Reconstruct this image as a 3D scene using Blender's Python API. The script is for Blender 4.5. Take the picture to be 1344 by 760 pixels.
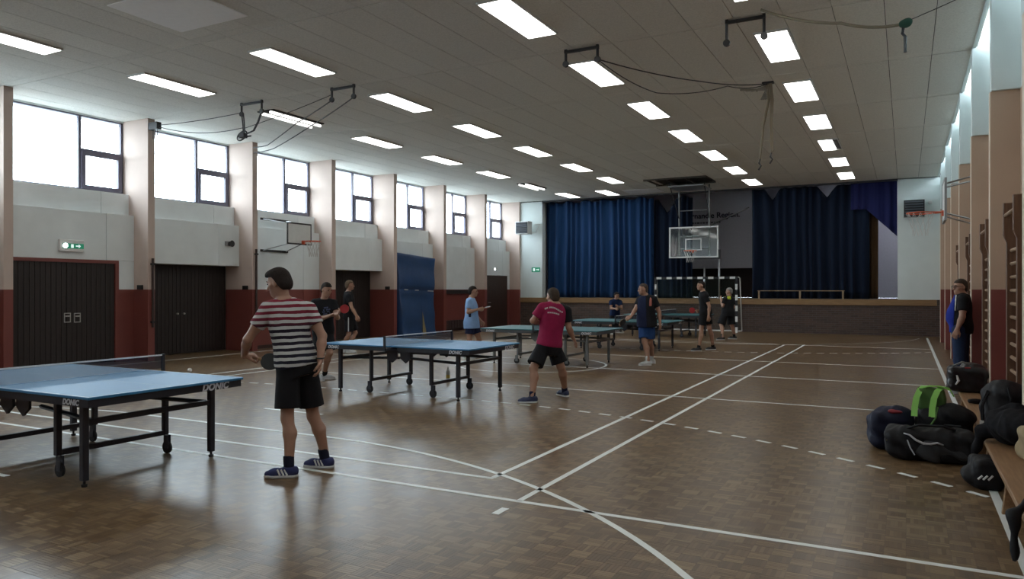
import bpy, math, random
import numpy as np
from mathutils import Vector, Matrix
random.seed(7)
rng = np.random.RandomState(5)
for o in list(bpy.data.objects):
    bpy.data.objects.remove(o)
SC = bpy.context.scene
COL = SC.collection

# ------------------------------------------------------------------ camera, world, exposure
CAM_H, YAW, FPX = 1.6, math.radians(28.02), 972.0
cam_d = bpy.data.cameras.new('camera')
cam_d.sensor_fit = 'HORIZONTAL'
cam_d.sensor_width = 36.0
cam_d.lens = 36.0 * FPX / 1344.0
cam_d.clip_start = 0.05
cam_d.clip_end = 400
cam = bpy.data.objects.new('camera', cam_d)
COL.objects.link(cam)
cam.location = (0, 0, CAM_H)
cam.rotation_euler = (math.radians(90), 0, YAW)
SC.camera = cam

SKY = 11.0
LAMP = 4.5
EXPOSURE = 0.6
world = bpy.data.worlds.new('overcast_sky')
SC.world = world
world.use_nodes = True
wn = world.node_tree
wn.nodes['Background'].inputs[0].default_value = (0.80, 0.92, 1.0, 1)
wn.nodes['Background'].inputs[1].default_value = SKY
SC.view_settings.view_transform = 'Standard'
SC.view_settings.look = 'None'
SC.view_settings.gamma = 1.0
SC.view_settings.use_curve_mapping = False
SC.view_settings.exposure = EXPOSURE

# pixel helpers (a pixel gives only a direction; the distance is always given)
CS, SN = math.cos(YAW), math.sin(YAW)
def at(px, py, d):
    x = (px - 672.0) / FPX * d
    return np.array([CS * x - SN * d, SN * x + CS * d, CAM_H + (380.0 - py) / FPX * d])
def on_z(px, py, z=0.0):
    return at(px, py, (z - CAM_H) * FPX / (380.0 - py))
def on_y(px, py, y):
    x = (px - 672.0) / FPX
    return at(px, py, y / (SN * x + CS))
def on_x(px, py, xx):
    x = (px - 672.0) / FPX
    return at(px, py, xx / (CS * x - SN))

# ------------------------------------------------------------------ material helpers
class NT:
    def __init__(s, m):
        s.t = m.node_tree
        s.n = s.t.nodes
        s.l = s.t.links
    def new(s, kind, **kw):
        n = s.n.new(kind)
        for k, v in kw.items():
            setattr(n, k, v)
        return n
    def put(s, sock, v):
        if isinstance(v, bpy.types.NodeSocket):
            s.l.new(v, sock)
        else:
            sock.default_value = v
    def math(s, op, a, b=None, c=None):
        n = s.new('ShaderNodeMath', operation=op)
        s.put(n.inputs[0], a)
        if b is not None: s.put(n.inputs[1], b)
        if c is not None: s.put(n.inputs[2], c)
        return n.outputs[0]
    def mix(s, f, a, b, blend='MIX'):
        n = s.new('ShaderNodeMix', data_type='RGBA', blend_type=blend)
        s.put(n.inputs[0], f)
        s.put(n.inputs[6], a)
        s.put(n.inputs[7], b)
        return n.outputs[2]
    def ramp(s, f, stops, interp='LINEAR'):
        n = s.new('ShaderNodeValToRGB')
        n.color_ramp.interpolation = interp
        el = n.color_ramp.elements
        while len(el) < len(stops): el.new(0.5)
        for e, (p, c) in zip(el, stops):
            e.position = p
            e.color = (c[0], c[1], c[2], 1)
        s.put(n.inputs[0], f)
        return n.outputs[0]

def c4(c): return (c[0], c[1], c[2], 1)
MATS = {}
def mat(name, col, rough=0.6, metal=0.0, noise=0.08, scale=12.0, bump=0.0, bscale=60.0, spec=0.5, emit=None, es=0.0, coat=0.0):
    if name in MATS: return MATS[name]
    m = bpy.data.materials.new(name)
    m.use_nodes = True
    t = NT(m)
    b = t.n['Principled BSDF']
    tc = t.new('ShaderNodeTexCoord').outputs['Object']
    nz = t.new('ShaderNodeTexNoise')
    t.put(nz.inputs['Vector'], tc)
    nz.inputs['Scale'].default_value = scale
    nz.inputs['Detail'].default_value = 4
    lo = tuple(max(0, x * (1 - noise)) for x in col)
    hi = tuple(min(1, x * (1 + noise)) for x in col)
    t.put(b.inputs['Base Color'], t.mix(nz.outputs['Fac'], c4(lo), c4(hi)))
    b.inputs['Roughness'].default_value = rough
    b.inputs['Metallic'].default_value = metal
    b.inputs['Specular IOR Level'].default_value = spec
    b.inputs['Coat Weight'].default_value = coat
    if bump:
        n2 = t.new('ShaderNodeTexNoise')
        t.put(n2.inputs['Vector'], tc)
        n2.inputs['Scale'].default_value = bscale
        n2.inputs['Detail'].default_value = 3
        bp = t.new('ShaderNodeBump')
        bp.inputs['Strength'].default_value = bump
        bp.inputs['Distance'].default_value = 0.01
        t.put(bp.inputs['Height'], n2.outputs['Fac'])
        t.put(b.inputs['Normal'], bp.outputs[0])
    if emit:
        b.inputs['Emission Color'].default_value = c4(emit)
        b.inputs['Emission Strength'].default_value = es
    MATS[name] = m
    return m

def wood(name, a, b_, rough=0.45, axis=1, scale=3.0):
    if name in MATS: return MATS[name]
    m = bpy.data.materials.new(name)
    m.use_nodes = True
    t = NT(m)
    b = t.n['Principled BSDF']
    tc = t.new('ShaderNodeTexCoord').outputs['Object']
    mp = t.new('ShaderNodeMapping')
    t.put(mp.inputs[0], tc)
    sc = [14.0, 14.0, 14.0]
    sc[axis] = 0.9
    mp.inputs['Scale'].default_value = sc
    nz = t.new('ShaderNodeTexNoise')
    t.put(nz.inputs['Vector'], mp.outputs[0])
    nz.inputs['Scale'].default_value = scale
    nz.inputs['Detail'].default_value = 6
    t.put(b.inputs['Base Color'], t.ramp(nz.outputs['Fac'], [(0.3, a), (0.7, b_)]))
    b.inputs['Roughness'].default_value = rough
    MATS[name] = m
    return m

def see_through(name, col, alpha, rough=0.6):
    """woven net or mesh: part of the light passes between the threads"""
    if name in MATS: return MATS[name]
    m = bpy.data.materials.new(name)
    m.use_nodes = True
    t = NT(m)
    b = t.n['Principled BSDF']
    b.inputs['Base Color'].default_value = c4(col)
    b.inputs['Roughness'].default_value = rough
    b.inputs['Alpha'].default_value = alpha
    MATS[name] = m
    return m

def glass_mat(name, tint=(1, 1, 1), gloss=0.08):
    if name in MATS: return MATS[name]
    m = bpy.data.materials.new(name)
    m.use_nodes = True
    t = NT(m)
    t.n.remove(t.n['Principled BSDF'])
    out = t.n['Material Output']
    tr = t.new('ShaderNodeBsdfTransparent')
    tr.inputs[0].default_value = c4(tint)
    gl = t.new('ShaderNodeBsdfGlossy')
    gl.inputs['Roughness'].default_value = 0.05
    mx = t.new('ShaderNodeMixShader')
    mx.inputs[0].default_value = gloss
    t.put(mx.inputs[1], tr.outputs[0])
    t.put(mx.inputs[2], gl.outputs[0])
    t.put(out.inputs[0], mx.outputs[0])
    MATS[name] = m
    return m

def parquet():
    m = bpy.data.materials.new('mosaic_parquet')
    m.use_nodes = True
    t = NT(m)
    b = t.n['Principled BSDF']
    sep = t.new('ShaderNodeSeparateXYZ')
    t.put(sep.inputs[0], t.new('ShaderNodeNewGeometry').outputs['Position'])
    B = 0.12
    sx = t.math('DIVIDE', sep.outputs[0], B)
    sy = t.math('DIVIDE', sep.outputs[1], B)
    ix, iy = t.math('FLOOR', sx), t.math('FLOOR', sy)
    fx, fy = t.math('FRACT', sx), t.math('FRACT', sy)
    par = t.math('FLOORED_MODULO', t.math('ADD', ix, iy), 2.0)
    along = t.math('ADD', t.math('MULTIPLY', fx, t.math('SUBTRACT', 1.0, par)), t.math('MULTIPLY', fy, par))
    s5 = t.math('MULTIPLY', along, 5.0)
    strip = t.math('FLOOR', s5)
    comb = t.new('ShaderNodeCombineXYZ')
    t.put(comb.inputs[0], t.math('ADD', ix, 0.31))
    t.put(comb.inputs[1], t.math('ADD', iy, 0.47))
    t.put(comb.inputs[2], t.math('ADD', strip, 0.13))
    wn_ = t.new('ShaderNodeTexWhiteNoise')
    t.put(wn_.inputs['Vector'], comb.outputs[0])
    comb2 = t.new('ShaderNodeCombineXYZ')
    t.put(comb2.inputs[0], t.math('ADD', ix, 7.31))
    t.put(comb2.inputs[1], t.math('ADD', iy, 3.47))
    wb = t.new('ShaderNodeTexWhiteNoise')
    t.put(wb.inputs['Vector'], comb2.outputs[0])
    r = t.math('ADD', t.math('MULTIPLY', wn_.outputs[0], 0.50), t.math('MULTIPLY', wb.outputs[0], 0.50))
    r = t.math('ADD', r, t.math('MULTIPLY', t.math('SUBTRACT', par, 0.5), 0.22))  # alternate blocks toned apart: direction-dependent sheen put into the colour
    col = t.ramp(r, [(0.22, (0.115, 0.066, 0.030)), (0.42, (0.150, 0.090, 0.043)), (0.60, (0.185, 0.117, 0.058)), (0.78, (0.235, 0.157, 0.082)), (0.92, (0.27, 0.185, 0.10))])
    # large soft wear patches
    nz = t.new('ShaderNodeTexNoise')
    t.put(nz.inputs['Vector'], t.new('ShaderNodeNewGeometry').outputs['Position'])
    nz.inputs['Scale'].default_value = 0.9
    nz.inputs['Detail'].default_value = 3
    col = t.mix(0.55, col, t.ramp(nz.outputs['Fac'], [(0.3, (0.6, 0.6, 0.6)), (0.7, (1, 1, 1))]), 'MULTIPLY')
    # joints
    def edge(f, w):
        return t.math('LESS_THAN', t.math('MINIMUM', f, t.math('SUBTRACT', 1.0, f)), w)
    j = t.math('MAXIMUM', t.math('MAXIMUM', edge(fx, 0.014), edge(fy, 0.014)), edge(t.math('FRACT', s5), 0.04))
    col = t.mix(t.math('MULTIPLY', j, 0.35), col, (0.03, 0.018, 0.01, 1))
    t.put(b.inputs['Base Color'], col)
    t.put(b.inputs['Roughness'], t.math('ADD', 0.29, t.math('MULTIPLY', wb.outputs[0], 0.05)))
    b.inputs['Specular IOR Level'].default_value = 0.42
    return m

def brick_mat():
    m = bpy.data.materials.new('dark_brick')
    m.use_nodes = True
    t = NT(m)
    b = t.n['Principled BSDF']
    tc = t.new('ShaderNodeTexCoord').outputs['Object']
    mp = t.new('ShaderNodeMapping')
    mp.inputs['Rotation'].default_value = (math.radians(90), 0, 0)
    t.put(mp.inputs[0], tc)
    br = t.new('ShaderNodeTexBrick')
    t.put(br.inputs['Vector'], mp.outputs[0])
    br.inputs['Color1'].default_value = (0.085, 0.05, 0.038, 1)
    br.inputs['Color2'].default_value = (0.055, 0.034, 0.028, 1)
    br.inputs['Mortar'].default_value = (0.10, 0.085, 0.075, 1)
    br.inputs['Scale'].default_value = 1.0
    br.inputs['Brick Width'].default_value = 0.25
    br.inputs['Row Height'].default_value = 0.077
    br.inputs['Mortar Size'].default_value = 0.006
    t.put(b.inputs['Base Color'], br.outputs[0])
    b.inputs['Roughness'].default_value = 0.75
    bp = t.new('ShaderNodeBump')
    bp.inputs['Strength'].default_value = 0.4
    bp.inputs['Distance'].default_value = 0.01
    bp.invert = True
    t.put(bp.inputs['Height'], br.outputs['Fac'])
    t.put(b.inputs['Normal'], bp.outputs[0])
    return m

def panel_mat():
    m = bpy.data.materials.new('acoustic_board')
    m.use_nodes = True
    t = NT(m)
    b = t.n['Principled BSDF']
    tc = t.new('ShaderNodeNewGeometry').outputs['Position']
    nz = t.new('ShaderNodeTexNoise')
    t.put(nz.inputs['Vector'], tc)
    nz.inputs['Scale'].default_value = 45
    nz.inputs['Detail'].default_value = 5
    oi = t.new('ShaderNodeObjectInfo')
    base = t.mix(oi.outputs['Random'], (0.74, 0.73, 0.675, 1), (0.80, 0.79, 0.73, 1))
    t.put(b.inputs['Base Color'], t.mix(0.5, base, t.ramp(nz.outputs['Fac'], [(0.35, (0.75, 0.75, 0.75)), (0.6, (1, 1, 1))]), 'MULTIPLY'))
    b.inputs['Roughness'].default_value = 0.9
    return m

def dado_mat(name, upper, z0=1.6, lower=(0.20, 0.045, 0.032), z1=None, top=None):
    """painted wall: oil paint dado below, emulsion above (a paint edge at a fixed height)"""
    m = bpy.data.materials.new(name)
    m.use_nodes = True
    t = NT(m)
    b = t.n['Principled BSDF']
    geo = t.new('ShaderNodeNewGeometry').outputs['Position']
    sep = t.new('ShaderNodeSeparateXYZ')
    t.put(sep.inputs[0], geo)
    nz = t.new('ShaderNodeTexNoise')
    t.put(nz.inputs['Vector'], geo)
    nz.inputs['Scale'].default_value = 2.5
    nz.inputs['Detail'].default_value = 5
    f = t.math('GREATER_THAN', sep.outputs[2], z0)
    col = t.mix(f, c4(lower), c4(upper))
    if top:
        col = t.mix(t.math('GREATER_THAN', sep.outputs[2], z1), col, c4(top))
    col = t.mix(0.5, col, t.ramp(nz.outputs['Fac'], [(0.3, (0.86, 0.86, 0.86)), (0.7, (1, 1, 1))]), 'MULTIPLY')
    t.put(b.inputs['Base Color'], col)
    t.put(b.inputs['Roughness'], t.math('ADD', 0.42, t.math('MULTIPLY', f, 0.4)))
    n2 = t.new('ShaderNodeTexNoise')
    t.put(n2.inputs['Vector'], geo)
    n2.inputs['Scale'].default_value = 70
    bp = t.new('ShaderNodeBump')
    bp.inputs['Strength'].default_value = 0.12
    bp.inputs['Distance'].default_value = 0.004
    t.put(bp.inputs['Height'], n2.outputs['Fac'])
    t.put(b.inputs['Normal'], bp.outputs[0])
    MATS[name] = m
    return m

# ------------------------------------------------------------------ mesh helpers
class MB:
    def __init__(s):
        s.v, s.f = [], []
    def quad(s, *p):
        i = len(s.v)
        s.v += [tuple(q) for q in p]
        s.f.append(tuple(range(i, i + len(p))))
        return s
    def box(s, x0, x1, y0, y1, z0, z1):
        i = len(s.v)
        s.v += [(x0, y0, z0), (x1, y0, z0), (x1, y1, z0), (x0, y1, z0), (x0, y0, z1), (x1, y0, z1), (x1, y1, z1), (x0, y1, z1)]
        s.f += [tuple(i + k for k in q) for q in ((0, 3, 2, 1), (4, 5, 6, 7), (0, 1, 5, 4), (1, 2, 6, 5), (2, 3, 7, 6), (3, 0, 4, 7))]
        return s
    def cbox(s, c, h, M=None):
        i = len(s.v)
        M = M or Matrix.Identity(3)
        for dx, dy, dz in ((-1, -1, -1), (1, -1, -1), (1, 1, -1), (-1, 1, -1), (-1, -1, 1), (1, -1, 1), (1, 1, 1), (-1, 1, 1)):
            p = M @ Vector((dx * h[0], dy * h[1], dz * h[2]))
            s.v.append((c[0] + p.x, c[1] + p.y, c[2] + p.z))
        s.f += [tuple(i + k for k in q) for q in ((0, 3, 2, 1), (4, 5, 6, 7), (0, 1, 5, 4), (1, 2, 6, 5), (2, 3, 7, 6), (3, 0, 4, 7))]
        return s
    def prism(s, pts, lo, hi, axis):
        """polygon in the two axes other than `axis`, extruded from lo to hi"""
        n = len(pts)
        i = len(s.v)
        def mk(p, w):
            if axis == 0: return (w, p[0], p[1])
            if axis == 1: return (p[0], w, p[1])
            return (p[0], p[1], w)
        s.v += [mk(p, lo) for p in pts] + [mk(p, hi) for p in pts]
        s.f.append(tuple(i + k for k in range(n)))
        s.f.append(tuple(i + n + k for k in reversed(range(n))))
        for k in range(n):
            s.f.append((i + k, i + n + k, i + n + (k + 1) % n, i + (k + 1) % n))
        return s
    def tube(s, pts, r, n=6, cap=True, closed=False):
        pts = [Vector(p) for p in pts]
        i0 = len(s.v)
        m = len(pts)
        up = Vector((0.13, 0.21, 1)).normalized()
        for k, p in enumerate(pts):
            if closed:
                d = pts[(k + 1) % m] - pts[k - 1]
            else:
                d = pts[min(k + 1, m - 1)] - pts[max(k - 1, 0)]
            d.normalize()
            a = d.cross(up)
            if a.length < 1e-3: a = d.cross(Vector((1, 0, 0)))
            a.normalize()
            b = d.cross(a)
            rr = r[k] if isinstance(r, (list, tuple)) else r
            for j in range(n):
                q = p + (a * math.cos(2 * math.pi * j / n) + b * math.sin(2 * math.pi * j / n)) * rr
                s.v.append(tuple(q))
        for k in range(m if closed else m - 1):
            k2 = (k + 1) % m
            for j in range(n):
                s.f.append((i0 + k * n + j, i0 + k * n + (j + 1) % n, i0 + k2 * n + (j + 1) % n, i0 + k2 * n + j))
        if cap and not closed:
            s.f.append(tuple(i0 + j for j in reversed(range(n))))
            s.f.append(tuple(i0 + (m - 1) * n + j for j in range(n)))
        return s
    def ring(s, c, R, r, n=20, k=6, ax=2):
        pts = []
        for i in range(n):
            a = 2 * math.pi * i / n
            p = [R * math.cos(a), R * math.sin(a)]
            p.insert(ax, 0)
            pts.append((c[0] + p[0], c[1] + p[1], c[2] + p[2]))
        return s.tube(pts, r, k, closed=True)
    def build(s, name, m, parent=None, smooth=False, loc=None):
        me = bpy.data.meshes.new(name)
        me.from_pydata([tuple(float(x) for x in p) for p in s.v], [], s.f)
        me.update()
        return link_mesh(name, me, m, parent, smooth, loc)

def link_mesh(name, me, m, parent=None, smooth=False, loc=None):
    if m is not None:
        me.materials.clear()
        me.materials.append(m)
    if smooth:
        me.polygons.foreach_set('use_smooth', [True] * len(me.polygons))
    o = bpy.data.objects.new(name, me)
    COL.objects.link(o)
    if parent: o.parent = parent
    if loc is not None: o.location = loc
    return o

def bev(o, w=0.01, seg=2):
    b = o.modifiers.new('bevel', 'BEVEL')
    b.width = w
    b.segments = seg
    b.limit_method = 'ANGLE'
    return o

def tag(o, label, cat, group=None, kind=None):
    o['label'] = label
    o['category'] = cat
    if group: o['group'] = group
    if kind: o['kind'] = kind
    return o
def struct(o, label, cat):
    return tag(o, label, cat, None, 'structure')
def empty(name, loc=(0, 0, 0), rz=0.0):
    o = bpy.data.objects.new(name, None)
    o.empty_display_size = 0.1
    COL.objects.link(o)
    o.location = loc
    o.rotation_euler = (0, 0, rz)
    return o
def copy_tree(o, parent=None):
    c = o.copy()
    COL.objects.link(c)
    c.parent = parent
    for ch in o.children:
        copy_tree(ch, c)
    return c
def text_mesh(txt, size, shear=0.0, extrude=0.001, bold=0.0, spacing=1.0):
    cu = bpy.data.curves.new('lettering', 'FONT')
    cu.body = txt
    cu.size = size
    cu.shear = shear
    cu.extrude = extrude
    cu.offset = bold
    cu.space_character = spacing
    cu.align_x = 'CENTER'
    cu.align_y = 'CENTER'
    o = bpy.data.objects.new('lettering', cu)
    COL.objects.link(o)
    bpy.context.view_layer.update()
    me = bpy.data.meshes.new_from_object(o.evaluated_get(bpy.context.evaluated_depsgraph_get()))
    bpy.data.objects.remove(o)
    return me

# ------------------------------------------------------------------ organic shapes: distance field -> surface net
class Field:
    def __init__(s, lo, hi, h):
        s.h = h
        s.lo = np.array(lo, float) - 3 * h
        s.n = np.ceil((np.array(hi, float) + 3 * h - s.lo) / h).astype(int) + 1
        s.F = np.full(s.n, 1.0, np.float32)
    def add(s, fn, lo, hi, k=0.02):
        m = k + 3 * s.h
        a = np.clip(np.floor((np.array(lo) - m - s.lo) / s.h).astype(int), 0, s.n)
        b = np.clip(np.ceil((np.array(hi) + m - s.lo) / s.h).astype(int) + 1, 0, s.n)
        if (b <= a).any(): return
        X = (s.lo[0] + s.h * np.arange(a[0], b[0]))[:, None, None]
        Y = (s.lo[1] + s.h * np.arange(a[1], b[1]))[None, :, None]
        Z = (s.lo[2] + s.h * np.arange(a[2], b[2]))[None, None, :]
        d = fn(X, Y, Z)
        V = s.F[a[0]:b[0], a[1]:b[1], a[2]:b[2]]
        hh = np.maximum(k - np.abs(V - d), 0) / max(k, 1e-6)
        V[...] = np.minimum(V, d) - hh * hh * k * 0.25
    def clip(s, fn):
        X = (s.lo[0] + s.h * np.arange(s.n[0]))[:, None, None]
        Y = (s.lo[1] + s.h * np.arange(s.n[1]))[None, :, None]
        Z = (s.lo[2] + s.h * np.arange(s.n[2]))[None, None, :]
        s.F = np.maximum(s.F, fn(X, Y, Z)).astype(np.float32)
    def mesh(s, name):
        F = s.F
        S = F < 0
        c = np.zeros(np.array(F.shape) - 1, np.int8)
        off = [(i, j, k) for i in (0, 1) for j in (0, 1) for k in (0, 1)]
        sh = c.shape
        for i, j, k in off:
            c += S[i:i + sh[0], j:j + sh[1], k:k + sh[2]]
        act = (c > 0) & (c < 8)
        idx = np.argwhere(act)
        vid = np.full(sh, -1, np.int64)
        vid[act] = np.arange(len(idx))
        acc = np.zeros((len(idx), 3))
        cnt = np.zeros(len(idx))
        val = {o: F[idx[:, 0] + o[0], idx[:, 1] + o[1], idx[:, 2] + o[2]].astype(float) for o in off}
        for o in off:
            for d in range(3):
                if o[d] == 0:
                    p = list(o)
                    p[d] = 1
                    va, vb = val[o], val[tuple(p)]
                    mk = (va < 0) != (vb < 0)
                    t = np.where(mk, va / np.where(mk, va - vb, 1), 0)
                    q = np.tile(np.array(o, float), (len(idx), 1))
                    q[:, d] += t
                    acc += q * mk[:, None]
                    cnt += mk
        V = (idx + acc / cnt[:, None]) * s.h + s.lo
        faces = []
        for d in range(3):
            u, v = (d + 1) % 3, (d + 2) % 3
            sl0 = [slice(1, -1)] * 3
            sl1 = [slice(1, -1)] * 3
            sl0[d] = slice(0, -1)
            sl1[d] = slice(1, None)
            A, B = S[tuple(sl0)], S[tuple(sl1)]
            e = np.argwhere(A != B)
            if not len(e): continue
            ins = A[e[:, 0], e[:, 1], e[:, 2]]
            base = e.copy()
            base[:, u] += 1
            base[:, v] += 1
            def cell(du, dv):
                q = base.copy()
                q[:, u] += du
                q[:, v] += dv
                return vid[q[:, 0], q[:, 1], q[:, 2]]
            q = np.stack([cell(-1, -1), cell(0, -1), cell(0, 0), cell(-1, 0)], 1)
            q[~ins] = q[~ins][:, ::-1]
            faces.append(q)
        fa = np.concatenate(faces) if faces else np.zeros((0, 4), int)
        fa = fa[(fa >= 0).all(1)]
        me = bpy.data.meshes.new(name)
        me.from_pydata(V.tolist(), [], fa.tolist())
        me.update()
        return me

def f_cone(a, b, ra, rb, cut=None, flat=None):
    """tapered capsule; cut=(point, normal) removes what lies beyond the plane"""
    a, b = np.array(a, float), np.array(b, float)
    ab = b - a
    L2 = max(float(ab @ ab), 1e-9)
    def fn(X, Y, Z):
        t = np.clip(((X - a[0]) * ab[0] + (Y - a[1]) * ab[1] + (Z - a[2]) * ab[2]) / L2, 0, 1)
        d = np.sqrt((X - a[0] - t * ab[0]) ** 2 + (Y - a[1] - t * ab[1]) ** 2 + (Z - a[2] - t * ab[2]) ** 2) - (ra + (rb - ra) * t)
        if cut is not None:
            p, n = cut
            d = np.maximum(d, (X - p[0]) * n[0] + (Y - p[1]) * n[1] + (Z - p[2]) * n[2])
        return d
    r = max(ra, rb)
    return fn, np.minimum(a, b) - r, np.maximum(a, b) + r
def f_ell(c, M, r):
    c = np.array(c, float)
    M = np.array(M, float)
    r = np.array(r, float)
    def fn(X, Y, Z):
        q = [((X - c[0]) * M[i][0] + (Y - c[1]) * M[i][1] + (Z - c[2]) * M[i][2]) / r[i] for i in range(3)]
        return (np.sqrt(q[0] ** 2 + q[1] ** 2 + q[2] ** 2) - 1) * r.min()
    R = r.max()
    return fn, c - R, c + R
def f_rbox(c, M, half, rad):
    c = np.array(c, float)
    M = np.array(M, float)
    hh = np.array(half, float) - rad
    def fn(X, Y, Z):
        q = [np.abs((X - c[0]) * M[i][0] + (Y - c[1]) * M[i][1] + (Z - c[2]) * M[i][2]) - hh[i] for i in range(3)]
        o = np.sqrt(sum(np.maximum(w, 0) ** 2 for w in q))
        return o + np.minimum(np.maximum(np.maximum(q[0], q[1]), q[2]), 0) - rad
    R = float(np.linalg.norm(half))
    return fn, c - R, c + R
def f_torso(secs):
    """elliptical sections (centre, side, front, half width, half depth) strung on a spine"""
    C = np.array([q[0] for q in secs], float)
    Sd = np.array([q[1] for q in secs], float)
    Fr = np.array([q[2] for q in secs], float)
    W = np.array([q[3] for q in secs], float)
    Dp = np.array([q[4] for q in secs], float)
    ax = C[-1] - C[0]
    L = np.linalg.norm(ax)
    ax = ax / L
    T = (C - C[0]) @ ax
    # round off the corners of the section table
    n = 48
    T2 = np.linspace(0, T[-1], n)
    ker = np.hanning(11)
    ker /= ker.sum()
    def res(a):
        y = np.interp(T2, T, a)
        yp = np.concatenate([2 * y[0] - y[5:0:-1], y, 2 * y[-1] - y[-2:-7:-1]])
        return np.convolve(yp, ker, 'valid')
    C = np.stack([res(C[:, i]) for i in range(3)], 1)
    Sd = np.stack([res(Sd[:, i]) for i in range(3)], 1)
    Fr = np.stack([res(Fr[:, i]) for i in range(3)], 1)
    W, Dp, T = res(W), res(Dp), T2
    def fn(X, Y, Z):
        pr = (X - C[0][0]) * ax[0] + (Y - C[0][1]) * ax[1] + (Z - C[0][2]) * ax[2]
        t = np.clip(pr, 0, T[-1])
        I = lambda arr: np.interp(t, T, arr)
        rx, ry, rz = X - I(C[:, 0]), Y - I(C[:, 1]), Z - I(C[:, 2])
        u = rx * I(Sd[:, 0]) + ry * I(Sd[:, 1]) + rz * I(Sd[:, 2])
        v = rx * I(Fr[:, 0]) + ry * I(Fr[:, 1]) + rz * I(Fr[:, 2])
        w, d = I(W), I(Dp)
        e = (np.power(np.abs(u / w) ** 2.4 + np.abs(v / d) ** 2.4, 1 / 2.4) - 1) * np.minimum(w, d)
        out = np.abs(pr - t)
        return np.where(out > 0, np.where(e > 0, np.hypot(e, out), out), e)
    R = max(W.max(), Dp.max())
    return fn, C.min(0) - R, C.max(0) + R
# ================================================================== THE ROOM
ORD = ['nearest', 'second', 'third', 'fourth', 'fifth', 'sixth', 'seventh', 'eighth', 'ninth', 'tenth', 'eleventh']
CEIL = 5.43
XL, XLI, XR, XRI = -14.96, -15.87, 0.92, 1.22
YB, YS = -1.2, 28.9
STG = 1.25
RED = (0.205, 0.056, 0.046)
M_white = dado_mat('painted_wall_white', (0.80, 0.85, 0.86), lower=RED)
M_pil = dado_mat('painted_pilaster_cream', (0.60, 0.48, 0.42), lower=RED)
M_tan = dado_mat('painted_wall_tan', (0.50, 0.35, 0.25), lower=RED)
M_plain = mat('white_emulsion', (0.68, 0.75, 0.74), 0.85, noise=0.05, scale=3)
M_parq = parquet()
M_line = mat('white_court_paint', (0.80, 0.84, 0.82), 0.4, noise=0.1, scale=6)
M_ceil = panel_mat()
M_gap = mat('dark_ceiling_void', (0.07, 0.07, 0.065), 0.95)
M_door = wood('dark_stained_boards', (0.014, 0.010, 0.010), (0.030, 0.021, 0.019), 0.5, axis=2)
M_door4 = wood('dark_brown_door', (0.028, 0.014, 0.011), (0.05, 0.026, 0.02), 0.5, axis=2)
M_trimred = mat('red_brown_frame_paint', (0.20, 0.055, 0.045), 0.45)
M_wframe = mat('window_frame_dark', (0.12, 0.11, 0.15), 0.5)
M_glass = glass_mat('window_glass', (0.97, 0.99, 1.0))
M_steel = mat('galvanised_steel', (0.42, 0.43, 0.44), 0.35, metal=0.8)
M_black = mat('black_painted_metal', (0.018, 0.018, 0.02), 0.45)
M_whitep = mat('white_painted_metal', (0.72, 0.73, 0.72), 0.4)
M_grey = mat('grey_plastic', (0.30, 0.31, 0.32), 0.5)
M_rope = mat('dark_rope', (0.05, 0.05, 0.055), 0.8)
M_ropelight = mat('hemp_rope', (0.22, 0.19, 0.14), 0.9)

# ---- ground outside the hall
ground = MB().box(-120, 90, -90, 130, -0.6, -0.4).build('ground_outside', mat('gravel_outside', (0.22, 0.22, 0.22), 0.9, noise=0.3, scale=0.4))
struct(ground, 'pale gravel ground outside around the hall, hidden by the walls', 'ground')
# ---- floor
floor = MB().box(-16.2, 1.45, YB - 0.1, YS + 0.05, -0.12, 0.0).build('floor', M_parq)
struct(floor, 'brown mosaic parquet floor with white court markings', 'floor')
B = 0.12
bm_ = MB()
for k in range(5):
    bm_.box(-B / 2 + 0.0006 + k * B / 5, -B / 2 - 0.0006 + (k + 1) * B / 5, -B / 2 + 0.0008, B / 2 - 0.0008, -0.002, 0.0012)
cells = []
for i in range(-40, 12):
    for j in range(20, 60):
        x, y = (i + 0.5) * B, (j + 0.5) * B
        dep = -SN * x + CS * y
        if dep < 3.9 or dep > 6: continue
        px, py = 672 + FPX * (CS * x + SN * y) / dep, 380 + FPX * CAM_H / dep
        if -8 < px < 1352 and py < 768: cells.append((dep, i, j))
cells.sort()
blk = bm_.build('parquet_block', M_parq, floor, loc=(0, 0, 0))
for n, (dep, i, j) in enumerate(cells[:300]):
    o = blk if n == 0 else blk.copy()
    if n: COL.objects.link(o)
    o.location = ((i + 0.5) * B, (j + 0.5) * B, 0)
    o.rotation_euler = (0, 0, math.pi / 2 if (i + j) % 2 else 0)

LW, LZ = 0.05, 0.0022
def line(x0, y0, x1, y1, w=LW):
    d = Vector((x1 - x0, y1 - y0, 0))
    n = Vector((-d.y, d.x, 0)).normalized() * w / 2
    mb = MB()
    pts = [(x0 + n.x, y0 + n.y), (x0 - n.x, y0 - n.y), (x1 - n.x, y1 - n.y), (x1 + n.x, y1 + n.y)]
    mb.prism(pts, 0.0, LZ, 2)
    return mb.build('court_line', M_line, floor)
def arc(cx, cy, r, a0, a1, n=40, w=LW):
    mb = MB()
    for k in range(n):
        t0, t1 = math.radians(a0 + (a1 - a0) * k / n), math.radians(a0 + (a1 - a0) * (k + 1) / n)
        q = []
        for rr, t in ((r - w / 2, t0), (r + w / 2, t0), (r + w / 2, t1), (r - w / 2, t1)):
            q.append((cx + rr * math.cos(t), cy + rr * math.sin(t), LZ))
        mb.quad(*q)
    return mb.build('court_line', M_line, floor)
line(0.61, -0.9, 0.61, 27.9, 0.06)
line(-14.72, -0.9, -14.72, 27.9)
line(-2.585, 4.96, -2.585, 22.8)
line(-3.10, 5.47, -3.10, 22.5)
line(-11.6, 4.96, -11.6, 22.8)
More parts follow.
